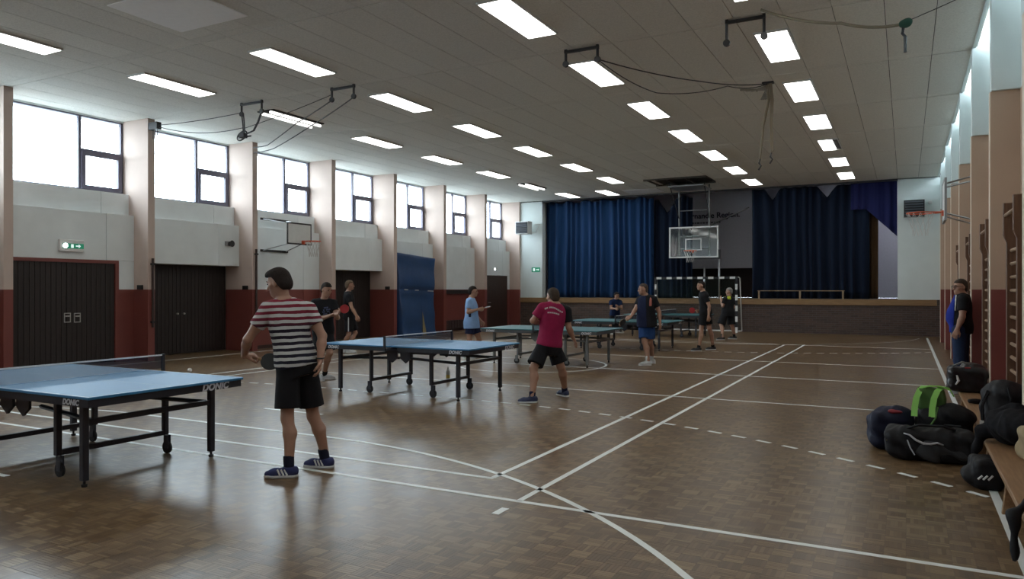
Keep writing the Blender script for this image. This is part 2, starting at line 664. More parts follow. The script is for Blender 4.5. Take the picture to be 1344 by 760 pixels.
line(-11.1, 5.47, -11.1, 22.5)
line(-11.6, 4.96, 0.6, 4.96)
line(-11.1, 5.46, -3.08, 5.46)
line(-11.6, 10.93, 0.6, 10.93, 0.045)
line(-14.7, 14.12, 0.6, 14.12, 0.045)
line(-11.6, 17.15, 0.6, 17.15, 0.045)
line(-11.6, 22.7, 0.6, 22.7, 0.045)
line(-7.62, 7.23, -6.6, 7.23)
line(-7.05, 3.57, -6.8, 3.57)
line(-2.585, 4.60, -2.585, 4.76, 0.06)
arc(-5.6, 0.15, 6, 0, 90)
arc(-8.6, 0.15, 6, 90, 180)
line(-8.6, 6.15, -5.6, 6.15)
arc(-5.6, 28.2, 6, -90, -5)
arc(-8.6, 28.2, 6, 180, 270)
line(-8.6, 22.2, -5.6, 22.2)
arc(-7.1, 14.2, 1.6, 0, 360, 60)
def dashes(cx, cy, sgn, left=False):
    st = 0.32 / 9.0
    a = math.radians(2.0)
    while a < math.pi / 2:
        p0, p1 = a, a + 0.17 / 9.0
        s = -1 if left else 1
        x0, y0 = cx + s * 9 * math.cos(p0), cy + sgn * 9 * math.sin(p0)
        x1, y1 = cx + s * 9 * math.cos(p1), cy + sgn * 9 * math.sin(p1)
        if -14.7 < min(x0, x1) and max(x0, x1) < 0.62:
            line(x0, y0, x1, y1, 0.05)
        a += st
for cy, sg in ((0.2, 1), (28.2, -1)):
    dashes(-5.6, cy, sg)
    dashes(-8.6, cy, sg, True)
    for k in range(9):
        line(-8.5 + 0.32 * k, cy + sg * 9, -8.33 + 0.32 * k, cy + sg * 9, 0.05)

# ---- ceiling: one board is one part
ceiling = MB().box(-16.3, 0.95, YB - 0.1, YS + 0.02, CEIL + 0.02, CEIL + 0.2).build('ceiling', M_gap)
struct(ceiling, 'low suspended ceiling of long off-white acoustic boards with dark joints', 'ceiling')
PW = 0.63
pm = MB().box(-PW / 2 + 0.005, PW / 2 - 0.005, 0.006, 2.794, 0, 0.022)
sm = MB().box(-PW / 2 + 0.003, PW / 2 - 0.003, 0.006, 0.194, 0, 0.022)
pan = pm.build('ceiling_board', M_ceil, ceiling)
stp = sm.build('ceiling_strip', M_ceil, ceiling)
first = True
hatch_cells = []
for k in range(-3, 7):
    for c in range(27):
        x = 0.37 + PW / 2 - PW * c
        y0 = 7.9 + 3 * k
        # boards cut short round the shaft of the folding hoop
        if k == 5 and -7.95 < x < -6.15:
            o = pan.copy(); COL.objects.link(o)
            o.location = (x, y0, CEIL); o.scale = (1, 2.1 / 2.8, 1)
            hatch_cells.append(x)
        elif k == 6 and -7.95 < x < -6.15:
            o = pan.copy(); COL.objects.link(o)
            o.location = (x, y0 + 0.65, CEIL); o.scale = (1, 2.15 / 2.8, 1)
        else:
            o = pan if first else pan.copy()
            if not first: COL.objects.link(o)
            first = False
            o.location = (x, y0, CEIL)
for k in range(-3, 8):
    for c in range(27):
        x = 0.37 + PW / 2 - PW * c
        if k == 6 and -7.95 < x < -6.15: continue
        o = stp if (k == -3 and c == 0) else stp.copy()
        if o is not stp: COL.objects.link(o)
        o.location = (x, 7.7 + 3 * k, CEIL + 0.003)
sh = MB().box(-8.02, -6.05, 25.02, 26.5, CEIL + 0.004, CEIL + 0.018).build('shaft_shade_sheet', mat('shaft_shade_black', (0.012, 0.013, 0.012), 0.9), ceiling)  # flat black sheet, its colour stands for the shade inside the shaft
sl = MB()
for k in range(3):
    sl.box(-8.0 + 0.66 * k, -7.96 + 0.66 * k, 25.02, 26.5, CEIL - 0.05, CEIL + 0.01)
sl.box(-8.1, -5.95, 24.96, 25.04, CEIL - 0.05, CEIL + 0.01).box(-8.1, -5.95, 26.46, 26.54, CEIL - 0.05, CEIL + 0.01)
sl.build('shaft_edge', mat('shaft_wood', (0.06, 0.055, 0.045), 0.8), ceiling)
for nm, (x0, x1, y0, y1) in {'a': (-9.5, -8.12, 6.24, 7.4), 'b': (-9.72, -8.32, 27.26, 28.36)}.items():
    MB().box(x0, x1, y0, y1, CEIL - 0.012, CEIL).build('access_panel', mat('white_access_panel', (0.97, 0.97, 0.96), 0.6), ceiling)
# cornice strip of the ceiling along the pilasters on the right
trim1 = MB().box(0.93, 0.97, YB, YS, CEIL - 0.02, CEIL + 0.2).build('trim_1', M_plain)
struct(trim1, 'white edge strip of the ceiling above the red and tan wall', 'trim')

# ---- left wall
wl = empty('wall_left', (0, 0, 0))
struct(wl, 'long left wall of pale panels between deep cream pilasters above a red dado', 'wall')
fin = MB().box(-15.95, XL, 0, 0.17, 0, CEIL + 0.02).build('pilaster', M_pil, wl, loc=(0, -1.21, 0))
for k in range(1, 11):
    o = fin.copy(); COL.objects.link(o); o.location = (0, -1.21 + 3 * k, 0)
MB().box(-16.3, -15.98, YB, YS, 0, 3.6).box(-16.3, -15.9, YB, YS, 3.6, 3.78).box(-16.3, -15.82, YB, YS, CEIL - 0.03, CEIL + 0.2).build('backing_wall', M_plain, wl)
X2, X1 = -15.44, -15.63
def wpanel(y0, y1, z0, z1, x):
    return bev(MB().box(-15.99, x, y0, y1, z0, z1).build('wall_panel', M_white, wl), 0.004, 1)
BAYS = [-1.04 + 3 * k for k in range(10)]
for b, y0 in enumerate(BAYS):
    y1 = y0 + 2.83
    ys = y0 + 2.17
    bay = 'ABCDEFGH'[b - 3] + '' if 3 <= b <= 10 else '-'
    bay = {3: 'B', 4: 'C', 5: 'D', 6: 'E', 7: 'F', 8: 'G', 9: 'H'}.get(b, '-')
    for a, c in ((y0, ys - 0.004), (ys + 0.004, y1)):
        wpanel(a, c, 3.275, 3.76, X1)
    if bay in 'CE':
        for a, c in ((y0, ys - 0.004), (ys + 0.004, y1)): wpanel(a, c, 2.21, 3.27, X2)
    elif bay == 'B':
        for a, c in ((y0, ys - 0.004), (ys + 0.004, y1)): wpanel(a, c, 2.24, 3.27, X2)
        wpanel(y0, 8.12, 0, 2.235, X2)
        wpanel(10.42, y1, 0, 2.235, X2)
    elif bay == 'H':
        for a, c in ((y0, ys - 0.004), (ys + 0.004, y1)): wpanel(a, c, 2.2, 3.27, X2)
        wpanel(y0, 26.62, 0, 2.195, X2)
        wpanel(28.6, y1, 0, 2.195, X2)
    else:
        for a, c in ((y0, ys - 0.004), (ys + 0.004, y1)): wpanel(a, c, 0, 3.27, X2)
# windows
def window(n, y0, y1, x=XLI):
    fr = MB()
    z0, z1 = 3.76, CEIL
    t = 0.05
    ym = y0 + 1.83
    xb, xf = x - 0.04, x + 0.03
    fr.box(xb, xf, y0, y0 + t, z0, z1).box(xb, xf, y1 - t, y1, z0, z1)
    fr.box(xb, xf, y0 + t, y1 - t, z0, z0 + t).box(xb, xf, y0 + t, y1 - t, z1 - 0.06, z1)
    fr.box(xb, xf, ym - 0.03, ym + 0.03, z0 + t, z1 - 0.06)
    zt = 4.62
    fr.box(xb, xf, ym + 0.03, y1 - t, zt, zt + 0.06)
    w = fr.build('window_%d' % n, M_wframe)
    struct(w, 'clerestory window with one large and two small panes between cream pilasters, %s from the stage' % ORD[10 - n], 'window')
    sash = MB()
    xs0, xs1 = x - 0.02, x + 0.06
    ya, yb, za, zb = ym + 0.03, y1 - 0.045, z0 + 0.045, zt
    sash.box(xs0, xs1, ya, ya + 0.085, za, zb).box(xs0, xs1, yb - 0.085, yb, za, zb)
    sash.box(xs0, xs1, ya + 0.085, yb - 0.085, za, za + 0.085).box(xs0, xs1, ya + 0.085, yb - 0.085, zb - 0.085, zb)
    sa = sash.build('vent_sash', M_wframe, w)
    for (a, b, c, d) in ((y0 + t, ym - 0.03, z0 + t, z1 - 0.06), (ym + 0.03, y1 - t, zt + 0.06, z1 - 0.06)):
        MB().box(x - 0.012, x - 0.006, a, b, c, d).build('pane', M_glass, w)
    MB().box(x + 0.01, x + 0.016, ya + 0.085, yb - 0.085, za + 0.085, zb - 0.085).build('pane', M_glass, sa)
    ld = bpy.data.lights.new('window_portal', 'AREA')
    ld.shape = 'RECTANGLE'
    ld.size = y1 - y0
    ld.size_y = z1 - z0
    ld.cycles.is_portal = True
    lo = bpy.data.objects.new('window_portal', ld)
    COL.objects.link(lo)
    lo.location = (x - 0.1, (y0 + y1) / 2, (z0 + z1) / 2)
    lo.rotation_euler = (0, math.radians(-90), 0)
for b, y0 in enumerate(BAYS):
    window(b + 1, y0, y0 + 2.83)

# ---- doors of the left wall
def board_door(n, x, leaves, z1, m, label, bw=0.105):
    d = empty('door_%d' % n, (x, leaves[0][0], 0))
    struct(d, label, 'door')
    for (a, b) in leaves:
        lf = MB().box(-0.05, 0, a - leaves[0][0] + 0.004, b - leaves[0][0] - 0.004, 0.012, z1).build('door_leaf', m, d)
        nb = max(1, round((b - a - 0.008) / bw))
        w = (b - a - 0.008) / nb
        bd = bev(MB().box(0, 0.014, 0.004, w - 0.004, 0.012, z1).build('board', m, lf), 0.004, 1)
        for k in range(nb):
            o = bd if k == 0 else bd.copy()
            if k: COL.objects.link(o)
            o.location = (0, a - leaves[0][0] + 0.004 + k * w, 0)
    return d
d1 = board_door(1, -15.47, [(8.2, 9.27), (9.27, 10.33)], 2.17, M_door, 'dark boarded double door in a red frame under a lit exit lamp')
fr = MB().box(-0.02, 0.05, -0.08, 0, 0, 2.24).box(-0.02, 0.05, 2.13, 2.21, 0, 2.24).box(-0.02, 0.05, 0, 2.13, 2.17, 2.24)
fr.build('door_frame', M_trimred, d1)
M_plate = mat('handle_plate', (0.55, 0.55, 0.53), 0.35, metal=0.6)
for px in (88.5, 101.5):
    p = on_x(px, 417, -15.45)
    hp = MB()
    yy, zz = p[1] - 8.2, p[2]
    for q in ((-0.07, 0.07, -0.1, -0.085), (-0.07, 0.07, 0.085, 0.1), (-0.07, -0.055, -0.085, 0.085), (0.055, 0.07, -0.085, 0.085)):
        hp.box(0.012, 0.024, yy + q[0], yy + q[1], zz + q[2], zz + q[3])
    h = hp.build('handle_plate', M_plate, d1)
    MB().box(0.012, 0.04, yy - 0.05, yy + 0.05, zz + 0.02, zz + 0.045).build('grip', M_plate, h)
d2 = board_door(2, -15.94, [(10.98, 12.37), (12.37, 13.77)], 2.25, M_door, 'dark boarded double door set back under a white panel, two small bright knobs')
for yy in (12.28, 12.47):
    MB().tube([(0.01, yy - 10.98, 1.0), (0.06, yy - 10.98, 1.0)], 0.022, 10).build('knob', M_plate, d2)
d3 = board_door(3, -15.94, [(16.98, 18.37), (18.37, 19.77)], 2.25, M_door, 'dark boarded double door set back beside the leaning blue mat')
for yy in (18.28, 18.47):
    MB().tube([(0.01, yy - 16.98, 1.0), (0.06, yy - 16.98, 1.0)], 0.022, 10).build('knob', M_plate, d3)
d4 = MB().box(-0.05, 0.0, 0, 1.98, 0.01, 2.19).build('door_4', M_door4, None, loc=(-15.46, 26.62, 0))
struct(d4, 'dark brown door near the stage under a small emergency lamp', 'door')
MB().box(0.0, 0.012, 0.1, 1.88, 0.12, 2.08).build('door_panel', M_door4, d4)
MB().tube([(0.0, 0.3, 1.05), (0.06, 0.3, 1.05), (0.06, 0.42, 1.05)], 0.012, 8).build('door_handle', M_plate, d4)

# ---- right wall
wr = MB().box(XRI, XRI + 0.2, YB, YS, 0, 4.03).build('wall_right', M_tan)
struct(wr, 'right wall with tan upper part and red dado between shallow ribs', 'wall')
M_rib = dado_mat('painted_rib', (0.54, 0.40, 0.30), lower=RED)
rib = MB().box(XR, XRI, 0, 0.12, 0, 4.03).build('rib', M_rib, wr)
fas = bev(MB().box(XR, XRI + 0.2, -0.05, 0.14, 4.03, 6.1).build('white_fascia', M_plain, wr), 0.004, 1)
edge = MB().box(XR - 0.012, XR, 0.0, 0.12, 0, 4.03).build('rib_edge', mat('cream_rib_edge', (0.70, 0.60, 0.48), 0.6), wr)
for k in range(10):
    for src in (rib, fas, edge):
        o = src if k == 0 else src.copy()
        if k: COL.objects.link(o)
        o.location = (0, 1.8 + 3 * (k - 1) + 0.0, 0)
MB().box(XRI, XRI + 0.2, YB, YS, 4.03, 5.42).box(XRI + 0.02, XRI + 0.2, YB, YS, 5.76, 6.0).box(0.95, XRI + 0.2, YB, YS, 6.0, 6.1).build('upper_wall', M_plain, wr)
for b in range(10):  # slot windows added out of view to give slivers of light
    y0 = 1.94 + 3 * (b - 1)
    f = MB().box(XRI + 0.02, XRI + 0.08, y0, y0 + 2.8, 5.42, 5.48).box(XRI + 0.02, XRI + 0.08, y0, y0 + 2.8, 5.70, 5.76)
    w = f.build('window_%d' % (11 + b), M_wframe)
    struct(w, 'added unseen slot window lighting the gap behind the white fascias, %s from the stage' % ORD[9 - b], 'window')
    MB().box(XRI + 0.045, XRI + 0.051, y0, y0 + 2.8, 5.48, 5.70).build('pane', M_glass, w)

# ---- back wall behind the camera
wb = MB().box(-16.3, 1.45, YB - 0.2, YB, 0, 6.1).build('wall_back', M_white)
struct(wb, 'plain end wall opposite the stage with red dado', 'wall')

# ---- stage
ws = MB().box(-15.95, 1.4, YS, YS + 0.25, 0, 1.04).build('wall_stage_front', brick_mat())
struct(ws, 'low dark brick front wall of the stage', 'wall')
M_ledge = wood('stage_edge_wood', (0.20, 0.115, 0.05), (0.30, 0.18, 0.085), 0.4, axis=0)
tr2 = bev(MB().box(-14.96, 0.92, YS - 0.05, YS + 0.3, 1.04, STG).build('trim_2', M_ledge), 0.01)
struct(tr2, 'pale wooden edge board along the front of the stage', 'trim')
sf = MB().box(-15.95, 1.4, YS + 0.3, 34.2, 1.0, STG - 0.004).build('floor_stage', wood('stage_boards', (0.03, 0.02, 0.014), (0.06, 0.04, 0.026), 0.6, axis=0))
struct(sf, 'dark wooden stage floor', 'floor')
for n, (x0, x1, lab) in enumerate(((-15.9, -13.9, 'white pier left of the stage opening with heater and exit sign'), (-0.26, 1.4, 'white pier right of the stage opening with dark heater'))):
    w = MB().box(x0, x1, YS, YS + 0.35, STG, CEIL + 0.05).build('wall_stage_pier_left' if n == 0 else 'wall_stage_pier_right', M_plain)
    struct(w, lab, 'wall')
sb = MB().box(-15.95, 1.4, 34.0, 34.2, STG, 6.3).build('wall_stage_back', mat('stage_wall_lilac', (0.66, 0.65, 0.74), 0.9))
struct(sb, 'pale back wall of the stage seen between the curtains', 'wall')
MB().box(-9.4, -3.4, 33.94, 34.0, STG, 2.55).build('dark_panelling', mat('dark_panelling', (0.035, 0.02, 0.018), 0.7), sb)
ss = MB().box(-15.95, -15.75, YS + 0.3, 34.0, STG, 6.3).box(1.2, 1.4, YS + 0.3, 34.0, STG, 6.3).build('wall_stage_sides', mat('stage_side_wall', (0.6, 0.6, 0.66), 0.9))
struct(ss, 'side walls of the stage', 'wall')
sc_ = MB().box(-16.0, 1.45, YS, 34.2, 6.2, 6.35).box(-16.0, 1.45, YS + 0.0, YS + 0.12, CEIL - 0.03, 6.2).build('ceiling_stage', mat('stage_ceiling_dark', (0.05, 0.05, 0.055), 0.9))
struct(sc_, 'dark ceiling over the stage', 'ceiling')
tr3 = MB().box(-13.9, -0.26, YS - 0.02, YS + 0.14, CEIL - 0.055, CEIL + 0.0).build('trim_3', mat('dark_curtain_rail', (0.03, 0.03, 0.035), 0.6))
struct(tr3, 'dark curtain rail along the top of the stage opening', 'trim')
# dark strips: baseboard
for n, (x0, x1) in enumerate(((-15.44, -15.425),)):
    for b in (5, 7, 8):
        y0 = BAYS[b]
        o = MB().box(x0, x1, y0, y0 + 2.83, 0, 0.09).build('baseboard_left', mat('baseboard_dark', (0.05, 0.025, 0.02), 0.6))
        struct(o, 'dark baseboard of the left wall', 'baseboard')
# ================================================================== CEILING LIGHTS
M_diff = mat('lit_diffuser', (0.9, 0.9, 0.88), 0.5, emit=(1.0, 0.985, 0.94), es=LAMP)
M_tube = mat('lit_tube', (0.9, 0.9, 0.88), 0.5, emit=(1.0, 0.985, 0.94), es=LAMP * 0.32)
M_lhouse = mat('lamp_housing', (0.55, 0.55, 0.53), 0.5)
def lamp_full():
    r = empty('ceiling_light')
    MB().box(-0.25, -0.225, -0.775, 0.775, -0.03, 0).box(0.225, 0.25, -0.775, 0.775, -0.03, 0).box(-0.225, 0.225, -0.775, -0.75, -0.03, 0).box(-0.225, 0.225, 0.75, 0.775, -0.03, 0).build('lamp_frame', M_lhouse, r)
    MB().box(-0.224, 0.224, -0.749, 0.749, -0.034, -0.004).build('diffuser', M_diff, r)
    return r
lamp0 = lamp_full()
used = False
def place_lamp(x, y, label, group):
    global used
    o = lamp0 if not used else copy_tree(lamp0)
    used = True
    o.location = (x, y, CEIL)
    tag(o, label, 'ceiling light', group)
ROWS = [(-1.77, [0.27, 3.27, 6.27, 9.27, 12.23, 15.2, 18.15, 24.1, 27.1], 'lit ceiling light in the row nearest the wall bars'),
        (-4.82, [0.27, 3.27, 6.27, 9.27, 12.28, 15.28, 18.25, 21.25, 24.25, 27.2], 'lit ceiling light in the row over the roped ring bar'),
        (-9.09, [0.27, 3.27, 9.28, 12.3, 15.33, 18.33, 21.4, 24.4], 'lit ceiling light in the row with white ceiling panels'),
        (-12.08, [0.27, 3.27, 6.27, 9.24, 15.3, 18.32, 21.4, 27.5], 'lit ceiling light in the row nearest the tall windows')]
for x, ys, lab in ROWS:
    for q, y in enumerate(sorted(ys, reverse=True)):
        place_lamp(x, y, lab + (', nearest the stage' if q == 0 else ', %s from the stage' % ORD[q]), lab.split(' in the ')[1])
place_lamp(-10.38, 27.5, 'lit flat ceiling light beside the white ceiling panel above the stage curtain', None)
for (x, y, lab) in ((-12.08, 12.26, 'open ceiling light with two bare tubes near the hanging gymnastic rings'), (-12.2, 24.5, 'open ceiling light with two bare tubes high in front of the left heater')):
    r = empty('tube_light', (x, y, CEIL - 0.002))
    MB().box(-0.24, 0.24, -0.775, 0.775, -0.02, 0).build('lamp_housing', mat('lamp_tray_grey', (0.015, 0.015, 0.015), 0.9, spec=0.1), r)
    for sx in (-0.135, 0.135):
        MB().tube([(sx, -0.76, -0.05), (sx, 0.76, -0.05)], 0.032, 10).build('tube', M_tube, r, smooth=True)
    tag(r, lab, 'ceiling light')
r = empty('ceiling_light', (-1.77, 21.15, CEIL))
MB().box(-0.25, -0.225, -0.775, 0.775, -0.03, 0).box(0.225, 0.25, -0.775, 0.775, -0.03, 0).box(-0.225, 0.225, -0.775, -0.75, -0.03, 0).box(-0.225, 0.225, 0.75, 0.775, -0.03, 0).build('lamp_frame', M_lhouse, r)
MB().box(-0.224, 0.10, -0.749, 0.749, -0.034, -0.004).build('diffuser', M_diff, r)
MB().box(0.102, 0.224, -0.749, 0.749, -0.02, -0.004).build('dark_tray', mat('lamp_tray_dark', (0.09, 0.09, 0.10), 0.6), r)
tag(r, 'ceiling light with its diffuser slipped aside, a dark strip showing', 'ceiling light')

# ================================================================== TABLE TENNIS TABLES
M_top = mat('blue_table_top', (0.045, 0.20, 0.40), 0.45, noise=0.06, scale=4, spec=0.3)
M_topg = mat('green_table_top', (0.045, 0.155, 0.17), 0.45, noise=0.06, scale=4, spec=0.3)
M_edge = mat('table_apron_black', (0.016, 0.018, 0.026), 0.45)
M_leg = mat('table_leg_anthracite', (0.03, 0.032, 0.042), 0.4, metal=0.3)
M_leggrey = mat('table_leg_grey', (0.17, 0.18, 0.18), 0.4, metal=0.4)
M_letter = mat('silver_lettering', (0.62, 0.64, 0.68), 0.4)
M_rubber = mat('black_rubber', (0.012, 0.012, 0.013), 0.7)
M_net = see_through('net_mesh', (0.02, 0.03, 0.06), 0.62)
M_tape = mat('white_net_tape', (0.62, 0.64, 0.66), 0.7)
M_tline = mat('table_white_line', (0.30, 0.46, 0.58), 0.45)
def table(cx, cy, label, top, leg, wheels=True, letters=True):
    t = empty('table_tennis_table', (cx, cy, 0))
    tag(t, label, 'table', 'table tennis tables in a row')
    L, W, Ht = 1.37, 0.7625, 0.76
    for s in (-1, 1):
        a, b = sorted((0.012 * s, L * s))
        tp = bev(MB().box(a, b, -W, W, Ht - 0.022, Ht).build('tabletop', top, t), 0.004, 1)
        ln = MB()
        for y in (-W + 0.002, W - 0.022):
            ln.box(a + 0.004, b - 0.004, y, y + 0.02, Ht, Ht + 0.0008)
        e0, e1 = sorted(((L - 0.022) * s, (L - 0.004) * s))
        ln.box(e0, e1, -W + 0.022, W - 0.022, Ht, Ht + 0.0008)
        ln.box(a, b, -0.0015, 0.0015, Ht, Ht + 0.0006)
        ln.build('white_line', M_tline, tp)
        ap = MB()
        x0, x1 = sorted((0.10 * s, (L - 0.02) * s))
        for y in (-W + 0.012, W - 0.042):
            ap.box(x0, x1, y, y + 0.03, Ht - 0.085, Ht - 0.022)
        xe = sorted(((L - 0.05) * s, (L - 0.02) * s))
        ap.box(xe[0], xe[1], -W + 0.042, W - 0.042, Ht - 0.085, Ht - 0.022)
        apo = ap.build('apron', M_edge if leg is M_leg else mat('apron_dark_grey', (0.07, 0.075, 0.08), 0.45), t)
        for sy in (-1, 1):
            x, y = 1.09 * s, 0.62 * sy
            lg = bev(MB().box(x - 0.027, x + 0.027, y - 0.027, y + 0.027, 0.05, Ht - 0.03).build('leg', leg, t), 0.005, 1)
            MB().tube([(x, y, 0.05), (x, y, 0.02), (x, y, 0.019), (x, y, 0.0)], [0.011, 0.011, 0.024, 0.022], 10).build('levelling_foot', M_rubber, lg)
            # undercarriage post and caster
            x2, y2 = 0.56 * s, 0.52 * sy
            bev(MB().box(x2 - 0.025, x2 + 0.025, y2 - 0.025, y2 + 0.025, 0.18, Ht - 0.03).build('undercarriage_post', leg, t), 0.005, 1)
            if wheels:
                xc = x2 + 0.03 * s
                cas = MB().box(xc - 0.03, xc + 0.03, y2 - 0.018, y2 - 0.012, 0.05, 0.18).box(xc - 0.03, xc + 0.03, y2 + 0.012, y2 + 0.018, 0.05, 0.18).build('caster', leg, t)
                wh = MB()
                wh.tube([(xc, y2 - 0.012, 0.06), (xc, y2 - 0.011, 0.06), (xc, y2 + 0.011, 0.06), (xc, y2 + 0.012, 0.06)], [0.05, 0.06, 0.06, 0.05], 18).build('wheel', M_rubber, cas)
        x, x2 = 1.09 * s, 0.56 * s
        MB().box(x - 0.018, x + 0.018, -0.593, 0.593, 0.50, 0.545).build('end_stretcher', leg, t)
        MB().box(x2 - 0.02, x2 + 0.02, -0.495, 0.495, 0.18, 0.225).build('lower_bar', leg, t)
        for sy in (-1, 1):
            p0, p1 = (0.10 * s, 0.40 * sy, 0.55), (x, 0.56 * sy, 0.53)
            MB().tube([p0, p1], 0.02, 4).build('side_strut', leg, t)
        # hinge plates under the net
        for sy in (-1, 1):
            pl = MB()
            a, b = sorted((0.03 * s, 0.22 * s))
            pl.prism([(a, Ht - 0.03), (b, Ht - 0.03), (b, Ht - 0.2), ((a + b) / 2, Ht - 0.27), (a, Ht - 0.2)], 0.56 * sy - 0.012, 0.56 * sy + 0.012, 1)
            pl.build('hinge_plate', leg, t)
        if letters:
            for (sy, xx) in ((-1, 1.12), (1, 1.12)):
                me = text_mesh('DONIC', 0.062, 0.25, 0.001, 0.0026, 1.05)
                o = link_mesh('lettering', me, M_letter, apo)
                o.location = (xx * s, (W - 0.0105) * sy, Ht - 0.055)
                o.rotation_euler = (math.radians(90), 0, 0 if sy < 0 else math.pi)
            me = text_mesh('DONIC', 0.085, 0.25, 0.001, 0.0036, 1.05)
            o = link_mesh('lettering', me, M_letter, apo)
            o.location = ((L - 0.0185) * s, 0.45 * s, Ht - 0.056)
            o.rotation_euler = (math.radians(90), 0, math.radians(90) * s)
    net = empty('net', (0, 0, 0))
    net.parent = t
    MB().quad((0, -0.915, Ht + 0.004), (0, 0.915, Ht + 0.004), (0, 0.915, Ht + 0.14), (0, -0.915, Ht + 0.14)).build('net_mesh', M_net, net)
    MB().box(-0.006, 0.006, -0.915, 0.915, Ht + 0.138, Ht + 0.1525).build('net_tape', M_tape, net)
    for sy in (-1, 1):
        y = 0.915 * sy
        pst = MB().box(-0.014, 0.014, y - 0.014, y + 0.014, Ht - 0.06, Ht + 0.155)
        a, b = sorted((y, 0.66 * sy))
        pst.box(-0.03, 0.03, a, b, Ht - 0.06, Ht - 0.024)
        pst.build('net_post', M_edge, net)
    return t
table(-6.97, 4.29, 'blue table tennis table beside the player in the striped shirt', M_top, M_leg)
table(-6.765, 9.64, 'blue table tennis table with dark legs beside the player in the crimson shirt', M_top, M_leg)
table(-6.85, 14.72, 'table tennis table on pale grey legs standing over the centre circle', M_topg, M_leggrey, letters=True)
table(-6.74, 19.35, 'dark green table tennis table behind the table with pale grey legs', M_topg, M_leg)
table(-7.2, 25.0, 'dark green table tennis table next to the handball goal', M_topg, M_leg, letters=False)

# ball above the near table
p = at(249, 486, 6.4)
b = Field(p - 0.02, p + 0.02, 0.004)
b.add(*f_ell(p, np.eye(3), (0.02, 0.02, 0.02)), k=0.001)
tag(link_mesh('table_tennis_ball', b.mesh('table_tennis_ball'), mat('white_celluloid', (0.8, 0.8, 0.78), 0.4), smooth=True), 'small white ball in flight above the blue table', 'ball')

# ================================================================== HANDBALL GOAL
g = empty('handball_goal', (-7.1, 28.2, 0))
tag(g, 'handball goal with black and white striped posts in front of the stage', 'goal')
M_gw = mat('goal_white', (0.7, 0.7, 0.68), 0.5)
M_gb = mat('goal_black', (0.012, 0.012, 0.016), 0.5)
for s in (-1, 1):
    for k in range(10):
        z0, z1 = 0.2 * k, 0.2 * (k + 1) + (0.08 if k == 9 else 0)
        MB().box(1.54 * s - 0.04, 1.54 * s + 0.04, -0.04, 0.04, z0, z1).build('post_segment', M_gw if k % 2 == 0 else M_gb, g)
n = 15
for k in range(n):
    x0, x1 = -1.5 + 3.0 * k / n, -1.5 + 3.0 * (k + 1) / n
    MB().box(x0, x1, -0.04, 0.04, 2.0, 2.08).build('crossbar_segment', M_gb if k % 2 else M_gw, g)
for s in (-1, 1):
    MB().tube([(1.54 * s, 0.0, 2.06), (1.56 * s, 0.28, 2.06), (1.6 * s, 0.32, 2.02), (1.62 * s, 0.60, 0.03)], 0.022, 8).build('rear_stay', M_gw, g, smooth=True)
    MB().tube([(1.54 * s, 0.04, 0.03), (1.62 * s, 0.60, 0.03)], 0.02, 8).build('ground_tube', M_gw, g)
MB().tube([(-1.62, 0.60, 0.03), (1.62, 0.60, 0.03)], 0.025, 8).build('rear_ground_tube', M_gw, g)
MB().quad((-1.54, 0.3, 2.05), (1.54, 0.3, 2.05), (1.62, 0.6, 0.03), (-1.62, 0.6, 0.03)).quad((-1.54, 0.0, 2.06), (1.54, 0.0, 2.06), (1.54, 0.3, 2.05), (-1.54, 0.3, 2.05)).build('goal_net', see_through('green_net', (0.02, 0.06, 0.04), 0.12), g)

# ================================================================== BASKETBALL HOOPS
M_clear = glass_mat('acrylic_board', (0.86, 0.9, 0.9))
M_orange = mat('orange_rim', (0.62, 0.10, 0.035), 0.45)
M_wnet = mat('white_cord', (0.6, 0.6, 0.58), 0.8)
def basket(parent, c, out, mats=(M_orange, M_wnet), R=0.225):
    """rim + cord net; c = centre of the ring, out = unit vector away from the board"""
    rim = MB().ring(c, R, 0.011, 24, 6)
    back = Vector(c) - Vector(out) * (R + 0.15)
    sd = Vector((-out[1], out[0], 0))
    for s in (-1, 1):
        rim.tube([Vector(c) + sd * s * R * 0.7 - Vector(out) * R * 0.7, back + sd * s * 0.06], 0.011, 6)
    rim.tube([back + Vector((0, 0, -0.07)), back + Vector((0, 0, 0.03))], 0.05, 4)
    ro = rim.build('rim', mats[0], parent)
    net = MB()
    for k in range(12):
        a = 2 * math.pi * k / 12
        for sg in (-1, 1):
            pts = []
            for q in range(5):
                f = q / 4
                rr = R * (1 - 0.45 * min(1, f * 1.3))
                aa = a + sg * f * 0.8
                pts.append((c[0] + rr * math.cos(aa), c[1] + rr * math.sin(aa), c[2] - 0.42 * f))
            net.tube(pts, 0.004, 4)
    net.build('cord_net', mats[1], ro)
# (a) ceiling hung hoop before the stage
h = empty('basketball_hoop', (-6.86, 27.0, 0))
tag(h, 'ceiling-hung basketball hoop with clear board and white outline before the stage', 'basketball hoop')
z0, z1, hw = 2.76, 3.9, 0.9
MB().box(-hw, hw, -0.01, 0.01, z0, z1).build('clear_board', M_clear, h)
MB().box(-hw, hw, -0.02, 0.02, z1 - 0.05, z1).box(-hw, hw, -0.02, 0.02, z0, z0 + 0.05).box(-hw, -hw + 0.05, -0.02, 0.02, z0 + 0.05, z1 - 0.05).box(hw - 0.05, hw, -0.02, 0.02, z0 + 0.05, z1 - 0.05).build('white_border', M_whitep, h)
MB().box(-0.30, 0.30, -0.022, 0.0, 3.42, 3.46).box(-0.30, 0.30, -0.022, 0.0, 3.02, 3.06).box(-0.30, -0.26, -0.022, 0.0, 3.06, 3.42).box(0.26, 0.30, -0.022, 0.0, 3.06, 3.42).build('target_square', M_whitep, h)
